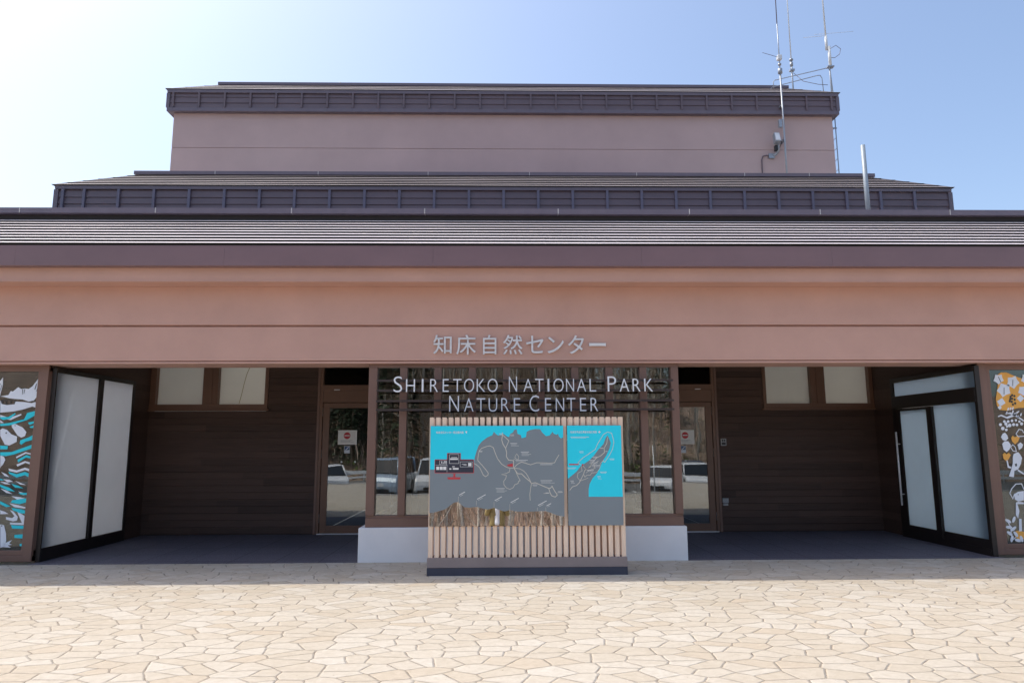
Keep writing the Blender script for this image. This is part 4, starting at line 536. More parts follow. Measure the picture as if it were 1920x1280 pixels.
# entrance bay
MB().box(-1.88, 2.53, 9.412, 9.62, -0.1, 0.445).box(-1.88, -1.72, 9.62, 12.3, -0.1, 0.445).box(2.37, 2.53, 9.62, 12.3, -0.1, 0.445).build('plinth', M['plinth'], bld, bevel=0.012)
bay = MB().box(-1.80, 2.50, 9.455, 9.57, 0.447, 0.565).box(-1.80, 2.50, 9.47, 9.56, 0.565, 0.60).box(-1.80, 2.50, 9.46, 9.57, 2.60, 3.1).build('bay_window', M['frame'], bld, bevel=0.004)
px = [(-1.80, -1.685)] + [(-1.372+0.4757*i, -1.272+0.4757*i) for i in range(8)] + [(2.395, 2.50)]
for (a, c) in px: MB().box(a, c, 9.445, 9.565, 0.601, 2.60).build('mullion', M['frame'], bay, bevel=0.006)
for i in range(len(px)-1): MB().box(px[i][1], px[i+1][0], 9.518, 9.526, 0.601, 2.60).build('glass_pane', M['glass'], bay)
# side lights of the bay
for x in (-1.80, 2.395):
    MB().box(x, x+0.105, 9.571, 9.66, 0.447, 3.1).box(x, x+0.105, 10.85, 10.95, 0.447, 3.1).box(x, x+0.105, 12.14, 12.27, 0.447, 3.1).box(x+0.01, x+0.095, 9.66, 10.85, 0.447, 0.56).box(x+0.01, x+0.095, 10.95, 12.14, 0.447, 0.56).build('side_frame', M['frame'], bay)
    MB().box(x+0.048, x+0.056, 9.66, 10.85, 0.56, 3.1).box(x+0.048, x+0.056, 10.95, 12.14, 0.56, 3.1).build('side_pane', M['glass'], bay)
MB().box(-1.7, 2.39, 9.66, 12.2, 3.02, 3.1).build('bay_ceiling', M['frame_dark'], bld)
# inner screen and hall behind it
inn = MB()
for x in (-2.0, -1.62, -0.62, 0.30, 1.22, 2.10, 2.62): inn.box(x-0.07, x+0.07, 12.28, 12.40, 0.0, 3.12)
inn.box(-1.95, 2.65, 12.29, 12.39, 2.42, 2.60); inn.build('inner_screen', M['wood_post'], bld)
MB().box(-1.7, 2.39, 9.62, 12.25, -0.1, 0.01).build('bay_floor', M['interior_floor'], bld)
hall = MB().box(-3.2, 3.9, 12.7, 20, -0.1, 0.0); hall.build('hall_floor', M['interior_floor'], bld)
MB().box(-3.4, 4.1, 19.9, 20.0, 0, 3.4).box(-3.4, -3.22, 12.6, 19.9, 0, 3.4).box(3.92, 4.1, 12.6, 19.9, 0, 3.4).box(-3.4, 4.1, 12.45, 20, 3.13, 3.4).build('hall_wall', M['interior'], bld)
for x, y in ((-1.5, 14), (2.0, 14), (-0.4, 17), (1.2, 17)): MB().box(x-0.12, x+0.12, y-0.12, y+0.12, 0, 3.13).build('hall_post', M['wood_post'], bld)

# glazed side screens of the alcove
sg = MB()
X = -6.22; X2 = -6.14
sg.box(X, X2-0.02, 9.59, 9.615, 0.004, 2.62).box(X, X2-0.02, 11.62, 11.69, 0.004, 2.62).box(X, X2, 10.625, 10.725, 0.18, 2.555).box(X, X2-0.02, 9.615, 11.62, 0.004, 0.18).box(X, X2-0.02, 9.615, 11.62, 2.555, 2.62)
ls = sg.build('side_screen', M['frame_dark'], bld, bevel=0.004)
for (a, c) in ((9.615, 10.625), (10.725, 11.62)): MB().quad((X+0.045, a, 0.18), (X+0.045, c, 0.18), (X+0.045, c, 2.555), (X+0.045, a, 2.555)).build('frosted_pane', M['frost_left'], ls, recalc=False)
X = 6.72; X2 = 6.80
sg = MB(); sg.box(X+0.01, X2, 9.50, 9.525, 0.004, 2.62).box(X, X2, 11.53, 11.60, 0.004, 2.62).box(X, X2, 9.525, 11.53, 2.545, 2.62).box(X-0.006, X2, 9.525, 11.53, 2.11, 2.315).box(X, X2, 9.525, 11.53, 0.004, 0.10)
sl = sg.build('sliding_door', M['frame_dark'], bld, bevel=0.003)
for (nm, xx, a, c, z0_, z1_) in (('transom_pane', X+0.03, 9.525, 11.53, 2.315, 2.545), ('frosted_pane', X+0.03, 9.56, 10.525, 0.22, 2.11), ('frosted_pane', X+0.004, 10.655, 11.375, 0.215, 2.06)): MB().quad((xx, c, z0_), (xx, a, z0_), (xx, a, z1_), (xx, c, z1_)).build(nm, M['frost_right'], sl, recalc=False)
MB().box(X-0.012, X2-0.02, 10.525, 10.655, 0.10, 2.10).box(X-0.012, X2-0.02, 11.375, 11.51, 0.10, 2.10).box(X-0.011, X2-0.02, 10.655, 11.375, 0.10, 0.215).box(X-0.011, X2-0.02, 10.655, 11.375, 2.06, 2.10).box(X+0.01, X2-0.01, 9.525, 10.525, 0.10, 0.22).box(X+0.012, X2-0.01, 9.525, 9.56, 0.22, 2.11).build('leaf_frame', M['frame_dark'], sl)
hd = MB().tube([(6.655, 11.43, 0.52), (6.655, 11.43, 1.72)], 0.015, 10).tube([(6.655, 11.43, 0.70), (6.71, 11.43, 0.70)], 0.009).tube([(6.655, 11.43, 1.52), (6.71, 11.43, 1.52)], 0.009); hd.build('handle', M['steel'], sl)

# picture windows at both ends of the front
def art_window(x0, x1, label, leftside):
    b = MB(); b.box(x0, x1, 9.55, 9.68, 0.02, 0.10).box(x0, x1, 9.565, 9.66, 0.10, 0.165).box(x0, x1, 9.55, 9.68, 2.565, 2.66)
    if leftside: posts = [(x0, x0+0.1), (-9.2, -9.1), (-6.39, -6.345), (-6.345, -6.235)]
    else: posts = [(6.80, 6.915), (6.915, 6.985), (9.6, 9.7), (x1-0.1, x1)]
    for (a, c) in posts: b.box(a, c, 9.53 if abs(abs(a)-6.345) < 0.02 or a == 6.80 else 9.555, 9.72, 0.021, 2.659)
    wn = b.build('picture_window', M['frame'], bld, bevel=0.005); wn['label'] = label
    g0, g1 = (x0+0.1, -6.39) if leftside else (6.985, x1-0.1)
    MB().box(g0, g1, 9.582, 9.59, 0.165, 2.565).build('glass_pane', M['art_glass'], wn)
    MB().box(x0+0.1, x1-0.1, 9.735, 9.765, 0.0, 2.64).build('added_back_panel', M['art_back'], wn)  # dark panel added to keep the lit room from showing through
    return wn
def spread(polys, step, n, lo, hi):
    # the drawing carries on along the window beyond what the photograph shows
    out = list(polys)
    for k in range(1, n+1):
        for p_ in polys:
            q = [(x+k*step, z) for x, z in p_]
            if min(t[0] for t in q) > lo and max(t[0] for t in q) < hi: out.append(q)
    return out
EXL = lambda p_: spread(p_, -0.50, 5, -9.05, -6.395); EXR = lambda p_: spread(p_, 0.40, 6, 6.99, 9.58)
aw = art_window(BX0, -6.235, 'picture window with blue and white seal and wave artwork', True)
def films(par, name, polys, mt, y):
    b = MB()
    for p_ in polys: b.poly(p_, y)
    return b.build(name, mt, par, tri=True)
films(aw, 'white_film', EXL(ART_WHITE), M['decal_white'], 9.579); films(aw, 'cyan_film', EXL(ART_CYAN), M['decal_cyan'], 9.5775); films(aw, 'dark_film', EXL(ART_DARK), M['decal_dark'], 9.576)
aw = art_window(6.80, BX1, 'picture window with orange and white leaf, bird and berry artwork', False)
films(aw, 'orange_film', EXR(ART_ORANGE), M['decal_orange'], 9.579); films(aw, 'white_film', EXR(ART_LEAVES), M['decal_white'], 9.5775)
b = MB()
for (w_, p_) in ART_LINE: b.ribbon(p_, w_*0.0075, 9.5765)
b.build('white_lines', M['decal_white'], aw); films(aw, 'dark_film', EXR(ART_SEED), M['decal_dark'], 9.576)
# outer shell so no light leaks in from behind
MB().box(BX0, -6.32, 9.66, 9.77, 2.661, 3.6).box(6.9, BX1, 9.66, 9.77, 2.661, 3.6).build('upper_wall', M['plaster'], bld)
for q in ((BX0, BX0+0.2, 9.6, 24), (BX1-0.2, BX1, 9.6, 24), (BX0+0.2, BX1-0.2, 23.8, 24)): MB().box(*q, 0, 4.7).build('outer_wall', M['plaster'], bld)

# ------------------------------------------------------------------ lettering
def glyph_mesh(ch, bold=0.0, depth=0.02):
    cu = bpy.data.curves.new('glyph', 'FONT'); cu.body = ch; cu.extrude = depth; cu.offset = bold; cu.resolution_u = 4
    ob = bpy.data.objects.new('glyph', cu); col.objects.link(ob); bpy.context.view_layer.update()
    me = bpy.data.meshes.new_from_object(ob.evaluated_get(bpy.context.evaluated_depsgraph_get()))
    bpy.data.objects.remove(ob); bpy.data.curves.remove(cu)
    xs = [v.co.x for v in me.vertices]; ys = [v.co.y for v in me.vertices]
    return me, min(xs), max(xs), min(ys), max(ys)
def put_letter(par, ch, x0, x1, z0, z1, y, mt, bold=0.0, th=0.02, keep=False):
    me, a, b2, c, d = glyph_mesh(ch, bold, 0.5); off = root_loc(par)
    for v in me.vertices:
        X = x0+(v.co.x-a)/(b2-a)*(x1-x0) if b2 > a else x0; Z = z0+(v.co.y-c)/(d-c)*(z1-z0); Y = y-th*(v.co.z+0.5)
        v.co = (X-off.x, Y-off.y, Z-off.z)
    me.materials.clear(); me.materials.append(mt)
    bm = bmesh.new(); bm.from_mesh(me); bmesh.ops.recalc_face_normals(bm, faces=bm.faces); bm.to_mesh(me); bm.free()
    o = bpy.data.objects.new('letter', me); col.objects.link(o); o.parent = par
    return o
en = thing('entrance_lettering', 'white raised english letters on dark rails in front of the entrance glass', 'sign', (0.3, 9.3, 1.95))
for (z) in (2.265, 2.40, 2.005, 2.125): MB().box(-1.66, 2.38, 9.262, 9.285, z-0.014, z+0.014).build('rail', M['rail_dark'], en)
st = MB()
for (a, c) in px[1:-1]: 
    for z in (2.265, 2.40, 2.005, 2.125): st.box((a+c)/2-0.012, (a+c)/2+0.012, 9.285, 9.447, z-0.01, z+0.01)
st.build('bracket', M['rail_dark'], en)
LX = lambda zx: 0.007193*(700+zx/3.4286)-6.7225
row1 = [('S', 125, 180), ('H', 205, 262), ('I', 306, 317), ('R', 360, 410), ('E', 441, 480), ('T', 508, 562), ('O', 578, 643), ('K', 660, 714), ('O', 730, 795), ('N', 868, 920), ('A', 962, 1023), ('T', 1038, 1092), ('I', 1118, 1129), ('O', 1156, 1222), ('N', 1238, 1289), ('A', 1308, 1367), ('L', 1390, 1432), ('P', 1508, 1563), ('A', 1586, 1646), ('R', 1670, 1720), ('K', 1746, 1801)]
for i, (ch, a, c) in enumerate(row1):
    big = i in (0, 9, 17); e = 0.004 if ch in 'SO' else 0
    put_letter(en, ch, LX(a), LX(c), 2.245-e, (2.45 if big else 2.418)+e, 9.255, M['letter_white'], -0.013, 0.022)
row2 = [('N', 484, 546), ('A', 580, 640), ('T', 660, 715), ('U', 737, 792), ('R', 818, 868), ('E', 899, 941), ('C', 1000, 1062), ('E', 1100, 1140), ('N', 1170, 1223), ('T', 1241, 1296), ('E', 1326, 1366), ('R', 1394, 1442)]
for i, (ch, a, c) in enumerate(row2):
    big = i in (0, 6); e = 0.004 if ch in 'CU' else 0
    put_letter(en, ch, LX(a), LX(c), 1.98-e, (2.19 if big else 2.158)+(e if ch == 'C' else 0), 9.255, M['letter_white'], -0.013, 0.022)
jp = thing('facade_lettering', 'brushed steel japanese letters on the brown beam above the entrance', 'sign', (0.29, 9.39, 2.77))
JX = lambda zx: 0.00743*(700+zx/3.4286)-6.9507; JZ = lambda zy: 3.04-(600+zy/3.4286-628)*0.0075
for ch, a, c, t, bt in [('知', 388, 505, 95, 217), ('床', 535, 660, 95, 220), ('自', 705, 790, 96, 220), ('然', 833, 957, 96, 220), ('セ', 981, 1092, 101, 213), ('ン', 1118, 1222, 108, 213), ('タ', 1248, 1352, 98, 217), ('ー', 1385, 1492, 148, 168)]:
    put_letter(jp, ch, JX(a), JX(c), JZ(bt), JZ(t), 9.378, M['steel'], 0.005, 0.022)

# ------------------------------------------------------------------ map board
bd = thing('map_board', 'freestanding slatted timber information board with cyan and slate park maps', 'information board', (0.34, 8.62, 0))
MB().box(-0.862, 1.535, 8.438, 8.70, 0.092, 0.205).build('base', M['board_base'], bd, bevel=0.006)
MB().box(-0.862, 1.535, 8.442, 8.695, 0.0, 0.091).build('foot', M['board_foot'], bd)
for i in range(31):
    x = -0.852+0.0775*i
    MB().box(x, x+0.0525, 8.46, 8.50, 0.206, 1.872).build('slat', M['slat'], bd, bevel=0.002)
for i in range(31):
    x = -0.852+0.0775*i
    MB().box(x, x+0.0525, 8.60, 8.635, 0.206, 1.862).build('back_slat', M['slat'], bd)
MB().box(-0.85, 1.525, 8.5005, 8.53, 0.62, 0.70).box(-0.85, 1.525, 8.5005, 8.53, 1.58, 1.66).box(-0.85, -0.80, 8.53, 8.60, 0.62, 0.70).box(1.475, 1.525, 8.53, 8.60, 0.62, 0.70).box(-0.85, -0.80, 8.53, 8.60, 1.58, 1.66).box(1.475, 1.525, 8.53, 8.60, 1.58, 1.66).build('cross_rail', M['slat'], bd)
PY = 8.425
top = 1.768
mt = [p_ for p_ in MTN]; mt[0] = (-0.838, mt[0][1]); mt[-1] = (0.786, mt[-1][1])
pl = MB().prism([(-0.838, top)] + mt + [(0.786, top)], PY, PY+0.010).build('map_panel', M['slate_panel'], bd, tri=True)
pr = MB().prism([(0.832, 0.575), (1.497, 0.575), (1.497, top), (0.832, top)], PY, PY+0.010).build('map_panel', M['slate_panel'], bd)
pl['label'] = 'larger map panel with mountain skyline cut over a mirror'; pr['label'] = 'narrow map panel of the peninsula'
tl = math.tan(R(4.2))
MB().hexa([(-0.838, 8.4365, 0.573), (0.786, 8.4365, 0.573), (0.786, 8.4405, 0.573), (-0.838, 8.4405, 0.573), (-0.838, 8.4365+tl*0.295, 0.868), (0.786, 8.4365+tl*0.295, 0.868), (0.786, 8.4405+tl*0.295, 0.868), (-0.838, 8.4405+tl*0.295, 0.868)]).build('mirror', M['mirror'], pl)
clampx = lambda ps, a, c: [(min(max(q[0], a), c), min(q[1], top-0.002)) for q in ps]
sea = [(-0.837, top-0.002) if i == 0 else q for i, q in enumerate(SEA_LEFT)]
sl_ = clampx(SEA_LEFT, -0.837, 0.785); sl_[0] = (-0.837, top-0.002); sl_[1] = (0.785, top-0.002); sl_[-1] = (-0.837, sl_[-1][1])
MB().poly(sl_, PY-0.0012).build('sea', M['cyan'], pl, tri=True)
sr_ = clampx(SEA_RIGHT, 0.833, 1.496); sr_[0] = (0.833, top-0.002); sr_[1] = (1.496, top-0.002); sr_[2] = (1.496, sr_[2][1]); sr_[-1] = (0.833, sr_[-1][1])
MB().poly(sr_, PY-0.0012).build('sea', M['cyan'], pr, tri=True)
for par, cond in ((pl, lambda x: x < 0.81), (pr, lambda x: x >= 0.81)):
    b = MB()
    for (w_, p_) in ROADS:
        if cond(p_[0][0]): b.ribbon(p_, w_*0.0030, PY-0.0022)
    b.build('route_lines', M['cream_print'], par)
    b = MB()
    for (w_, p_) in CAPTIONS:
        if cond(p_[0][0]): b.ribbon(p_, w_*0.9, PY-0.0026)
    b.build('captions', M['white_print'], par)
def caption(par, txt, x0, x1, z0, z1, mt):
    me, a, b2, c, d = glyph_mesh(txt, 0.01, 0.0); off = root_loc(par)
    for v in me.vertices: v.co = (x0+(v.co.x-a)/(b2-a)*(x1-x0)-off.x, PY-0.0028-off.y, z0+(v.co.y-c)/(d-c)*(z1-z0)-off.z)
    me.materials.clear(); me.materials.append(mt); o = bpy.data.objects.new('title', me); col.objects.link(o); o.parent = par
caption(pl, '知床自然センター周辺案内図', -0.768, -0.435, 1.672, 1.703, M['white_print'])
caption(pr, '知床世界自然遺産地域広域図', 0.872, 1.195, 1.672, 1.702, M['white_print'])
b = MB().poly([(-0.415, 1.70), (-0.39, 1.705), (-0.395, 1.675), (-0.405, 1.682)], PY-0.0026).build('north_arrow', M['white_print'], pl); b = MB().poly([(1.215, 1.687), (1.23, 1.703), (1.245, 1.687), (1.23, 1.672)], PY-0.0026); b.build('north_arrow', M['white_print'], pr)
pn = MB().poly(PLAN, PY-0.0022).build('floor_plan', M['navy_print'], pl, tri=True)
b = MB()
for q in PLANW: b.poly(q, PY-0.0032)
for (w_, p_) in PLANL: b.ribbon(p_, w_*0.0024, PY-0.0030)
b.build('plan_symbols', M['white_print'], pn)
b = MB()
for (w_, p_) in PLANR: b.ribbon(p_, w_*0.0026, PY-0.0034)
for q in RED[:3]: b.poly(q, PY-0.0030)
b.build('red_marks', M['red_print'], pl, tri=True)
b = MB()
for q in RED[3:]: b.poly(q, PY-0.0030)
b.build('red_marks', M['red_print'], pr, tri=True)

# ------------------------------------------------------------------ notices, boxes on the rear wall
def notice(x, z, wd, ht, label):
    o = MB().box(x, x+wd, 12.3125, 12.3155, z, z+ht).build('notice', M['paper']); tag(o, label, 'notice', 'no entry notices on the glass doors')
    MB().disc(x+wd*0.48, 12.3112, z+ht*0.62, ht*0.235, 28).build('red_disc', M['red_print'], o)
    MB().quad((x+wd*0.34, 12.3102, z+ht*0.585), (x+wd*0.62, 12.3102, z+ht*0.585), (x+wd*0.62, 12.3102, z+ht*0.655), (x+wd*0.34, 12.3102, z+ht*0.655)).build('white_bar', M['white_print'], o)
    c = MB()
    for zz, l in ((0.28, 0.62), (0.22, 0.5), (0.15, 0.7)): c.quad((x+wd*0.15, 12.3108, z+ht*zz), (x+wd*(0.15+l), 12.3108, z+ht*zz), (x+wd*(0.15+l), 12.3108, z+ht*(zz+0.022)), (x+wd*0.15, 12.3108, z+ht*(zz+0.022)))
    c.build('text_lines', M['grey_plastic'], o)
notice(-2.865, 1.545, 0.335, 0.252, 'cream no entry notice on the glass door left of the bay')
notice(3.185, 1.53, 0.32, 0.252, 'cream no entry notice on the glass door right of the bay')
def sticker(x, z, label):
    o = MB().box(x, x+0.10, 12.3132, 12.3155, z, z+0.125).build('sticker', M['decal_white']); tag(o, label, 'sticker', 'small stickers below the door notices')
    MB().quad((x+0.006, 12.3122, z+0.05), (x+0.094, 12.3122, z+0.06), (x+0.094, 12.3122, z+0.119), (x+0.006, 12.3122, z+0.119)).build('blue_field', M['blue_print'], o)
    MB().quad((x+0.015, 12.3114, z+0.055), (x+0.03, 12.3114, z+0.052), (x+0.085, 12.3114, z+0.105), (x+0.07, 12.3114, z+0.112)).build('white_stroke', M['decal_white'], o)
sticker(-2.748, 1.392, 'small blue and white sticker under the left door notice')
sticker(3.245, 1.375, 'small blue and white sticker under the right door notice')
ic = MB().box(3.965, 4.065, 12.27, 12.302, 1.50, 1.625).build('intercom', M['grey_plastic'], bevel=0.006); tag(ic, 'grey intercom panel on the dark timber wall right of the door', 'intercom')
MB().box(3.98, 4.05, 12.266, 12.269, 1.515, 1.56).build('speaker_grille', M['black'], ic); MB().box(3.985, 4.01, 12.266, 12.269, 1.575, 1.61).box(4.02, 4.045, 12.266, 12.269, 1.575, 1.61).build('button', M['black'], ic)
ob = MB().box(3.945, 4.055, 12.262, 12.302, 0.50, 0.585).build('outlet_box', M['grey_plastic'], bevel=0.01); tag(ob, 'pale outdoor outlet box low on the dark timber wall', 'outlet')
MB().box(3.955, 4.045, 12.268, 12.302, 0.455, 0.492).build('lower_cover', M['grey_plastic'], ob, bevel=0.006)

# ------------------------------------------------------------------ roof fittings
vp = thing('vent_pipe', 'plain galvanised pipe standing on the lower roof at right', 'pipe', (6.2, 10.9, 5.05))
MB().tube([(6.2, 10.9, 5.05), (6.2, 10.9, 6.55)], 0.037, 20).build('pipe', M['pipe'], vp); MB().tube([(6.2, 10.9, 5.052), (6.2, 10.9, 5.09)], 0.09, 16).build('flange', M['galv'], vp)

m1 = thing('aerial_mast', 'tall mast clamped to the front of the tower, leftmost of the three aerials', 'aerial', (7.03, 15.75, 6.93), 'aerials on the tower roof')
MB().tube([(7.03, 15.75, 6.93), (7.03, 15.75, 10.75)], 0.021, 12).build('pole', M['galv'], m1)
MB().tube([(7.03, 15.75, 10.75), (7.03, 15.75, 12.0)], 0.014, 10).build('upper_tube', M['galv'], m1)
MB().tube([(7.03, 15.75, 12.0), (7.05, 15.75, 15.2)], [0.012, 0.009], 8).build('whip', M['cladding'], m1)
MB().box(6.98, 7.09, 15.70, 15.82, 11.02, 11.15).build('junction_box', M['aerial'], m1, bevel=0.02)
MB().tube([(7.03, 15.75, 10.66), (7.03, 15.75, 10.78)], 0.055, 12).tube([(7.03, 15.75, 10.88), (7.03, 15.75, 10.92)], 0.04, 12).build('clamp', M['galv'], m1)
MB().tube([(6.99, 15.75, 11.10), (6.6, 15.72, 11.2)], 0.006, 6).build('stub_element', M['cladding'], m1)
MB().box(7.0, 7.06, 15.78, 15.90, 9.80, 9.84).box(7.0, 7.06, 15.78, 16.0, 8.9, 8.94).box(7.0, 7.06, 15.78, 16.0, 7.6, 7.64).build('wall_bracket', M['galv'], m1)
MB().box(6.90, 6.98, 15.70, 15.78, 9.22, 9.42).tube([(7.03, 15.75, 9.44), (6.94, 15.74, 9.40)], 0.02).build('sensor_box', M['galv'], m1, bevel=0.01)

m2 = thing('aerial_mast', 'slim whip aerial on the roof, middle one of the three', 'aerial', (7.91, 17.0, 10.83), 'aerials on the tower roof')
MB().tube([(7.40, 17.0, 10.83), (7.91, 17.0, 10.83)], 0.02).tube([(7.91, 17.0, 10.60), (7.91, 17.0, 11.75)], 0.020, 10).build('pole', M['galv'], m2)
MB().tube([(7.91, 17.0, 11.75), (7.92, 17.0, 15.5)], [0.016, 0.010], 8).build('whip', M['aerial'], m2)
MB().tube([(7.91, 17.0, 11.60), (7.91, 17.0, 11.70)], 0.042, 10).build('clamp', M['galv'], m2); MB().tube([(7.91, 17.0, 11.76), (7.91, 17.0, 11.80)], 0.05, 10).build('clamp', M['galv'], m2); MB().box(7.85, 7.97, 16.95, 17.05, 11.45, 11.5).build('clamp', M['galv'], m2)
MB().tube([(7.95, 17.0, 11.4), (8.1, 16.8, 11.05), (8.4, 16.6, 10.85), (8.6, 16.5, 10.78)], 0.007, 6).build('cable', M['cladding'], m2)

m3 = thing('aerial_mast', 'thick white aerial at the roof corner, rightmost of the three', 'aerial', (8.64, 16.42, 9.9), 'aerials on the tower roof')
MB().tube([(8.64, 16.42, 9.9), (8.64, 16.42, 11.75)], 0.019, 10).build('pole', M['galv'], m3)
MB().tube([(8.655, 16.40, 11.25), (8.655, 16.40, 11.80)], 0.036, 12).build('socket', M['aerial'], m3)
MB().tube([(8.60, 16.42, 11.72), (8.60, 16.42, 12.1)], 0.034, 12).tube([(8.60, 16.42, 12.1), (8.58, 16.42, 14.9)], [0.021, 0.014], 8).build('whip', M['aerial'], m3)
MB().tube([(8.3, 16.42, 12.15), (9.35, 16.42, 12.25)], 0.004, 6).tube([(8.0, 16.42, 12.06), (8.6, 16.42, 12.12)], 0.005, 6).build('cross_element', M['aerial'], m3)
MB().tube([(8.69, 16.42, 11.75), (8.85, 16.42, 11.85), (8.97, 16.42, 11.75), (8.93, 16.42, 11.6), (8.8, 16.42, 11.5), (8.68, 16.42, 11.5)], 0.007, 6).build('cable', M['cladding'], m3)
MB().box(8.57, 8.74, 16.36, 16.48, 11.22, 11.25).build('clamp', M['galv'], m3)

ld = thing('roof_ladder', 'narrow metal ladder up the right side of the tower with bent rails above the roof', 'ladder', (8.56, 16.3, 6.94))
for y in (16.15, 16.52): MB().tube([(8.53, y, 6.94), (8.53, y, 10.30)], 0.013, 8).build('stringer', M['galv'], ld)
z = 7.2
while z < 10.3: MB().tube([(8.53, 16.15, z), (8.53, 16.52, z)], 0.008, 6).build('rung', M['galv'], ld); z += 0.28
for (y, dx, dz) in ((16.25, 0.0, 0.0), (16.70, 0.12, 0.06)):
    MB().tube([(7.06+dx, y, 10.55+dz), (7.06+dx, y, 10.72+dz), (7.10+dx, y, 10.76+dz), (8.45, y, 11.10+dz), (8.52, y, 11.10+dz), (8.56, y, 11.02+dz), (8.60, y, 10.2)], 0.011, 8).build('guard_rail', M['galv'], ld)
MB().box(8.38, 8.56, 16.14, 16.17, 8.0, 8.03).box(8.38, 8.56, 16.50, 16.53, 8.0, 8.03).box(8.38, 8.56, 16.14, 16.17, 9.4, 9.43).box(8.38, 8.56, 16.50, 16.53, 9.4, 9.43).build('standoff', M['galv'], ld)

fl = thing('floodlight', 'grey floodlight on a bent wall arm with conduit, high on the tower wall', 'floodlight', (6.8, 16.0, 8.7))
MB().hexa([(6.77, 15.66, 8.84), (6.91, 15.66, 8.84), (6.91, 15.80, 8.80), (6.77, 15.80, 8.80), (6.77, 15.74, 9.10), (6.91, 15.74, 9.10), (6.91, 15.84, 9.06), (6.77, 15.84, 9.06)]).build('lamp_head', M['galv'], fl, bevel=0.012)
MB().hexa([(6.785, 15.655, 8.865), (6.895, 15.655, 8.865), (6.895, 15.67, 8.86), (6.785, 15.67, 8.86), (6.785, 15.727, 9.08), (6.895, 15.727, 9.08), (6.895, 15.745, 9.075), (6.785, 15.745, 9.075)]).build('lens', M['lamp_glass'], fl)
MB().tube([(6.88, 15.80, 8.86), (6.90, 15.84, 8.74), (6.90, 15.86, 8.66), (6.86, 15.92, 8.60), (6.78, 16.0, 8.58)], 0.032, 10).build('arm', M['galv'], fl)
MB().box(6.81, 6.88, 15.80, 15.90, 8.66, 8.80).build('gear_box', M['black'], fl, bevel=0.01)
MB().box(6.70, 6.84, 15.94, 15.999, 8.52, 8.64).build('wall_plate', M['galv'], fl)
MB().tube([(6.93, 15.8, 8.95), (7.0, 15.85, 8.88), (6.95, 15.88, 8.76), (6.9, 15.9, 8.70)], 0.008, 6).build('cable', M['black'], fl)
MB().tube([(6.75, 15.97, 8.56), (6.66, 15.975, 8.60), (6.56, 15.975, 8.58), (6.525, 15.975, 8.48), (6.52, 15.975, 6.94)], 0.015, 8).build('conduit', M['cladding'], fl)

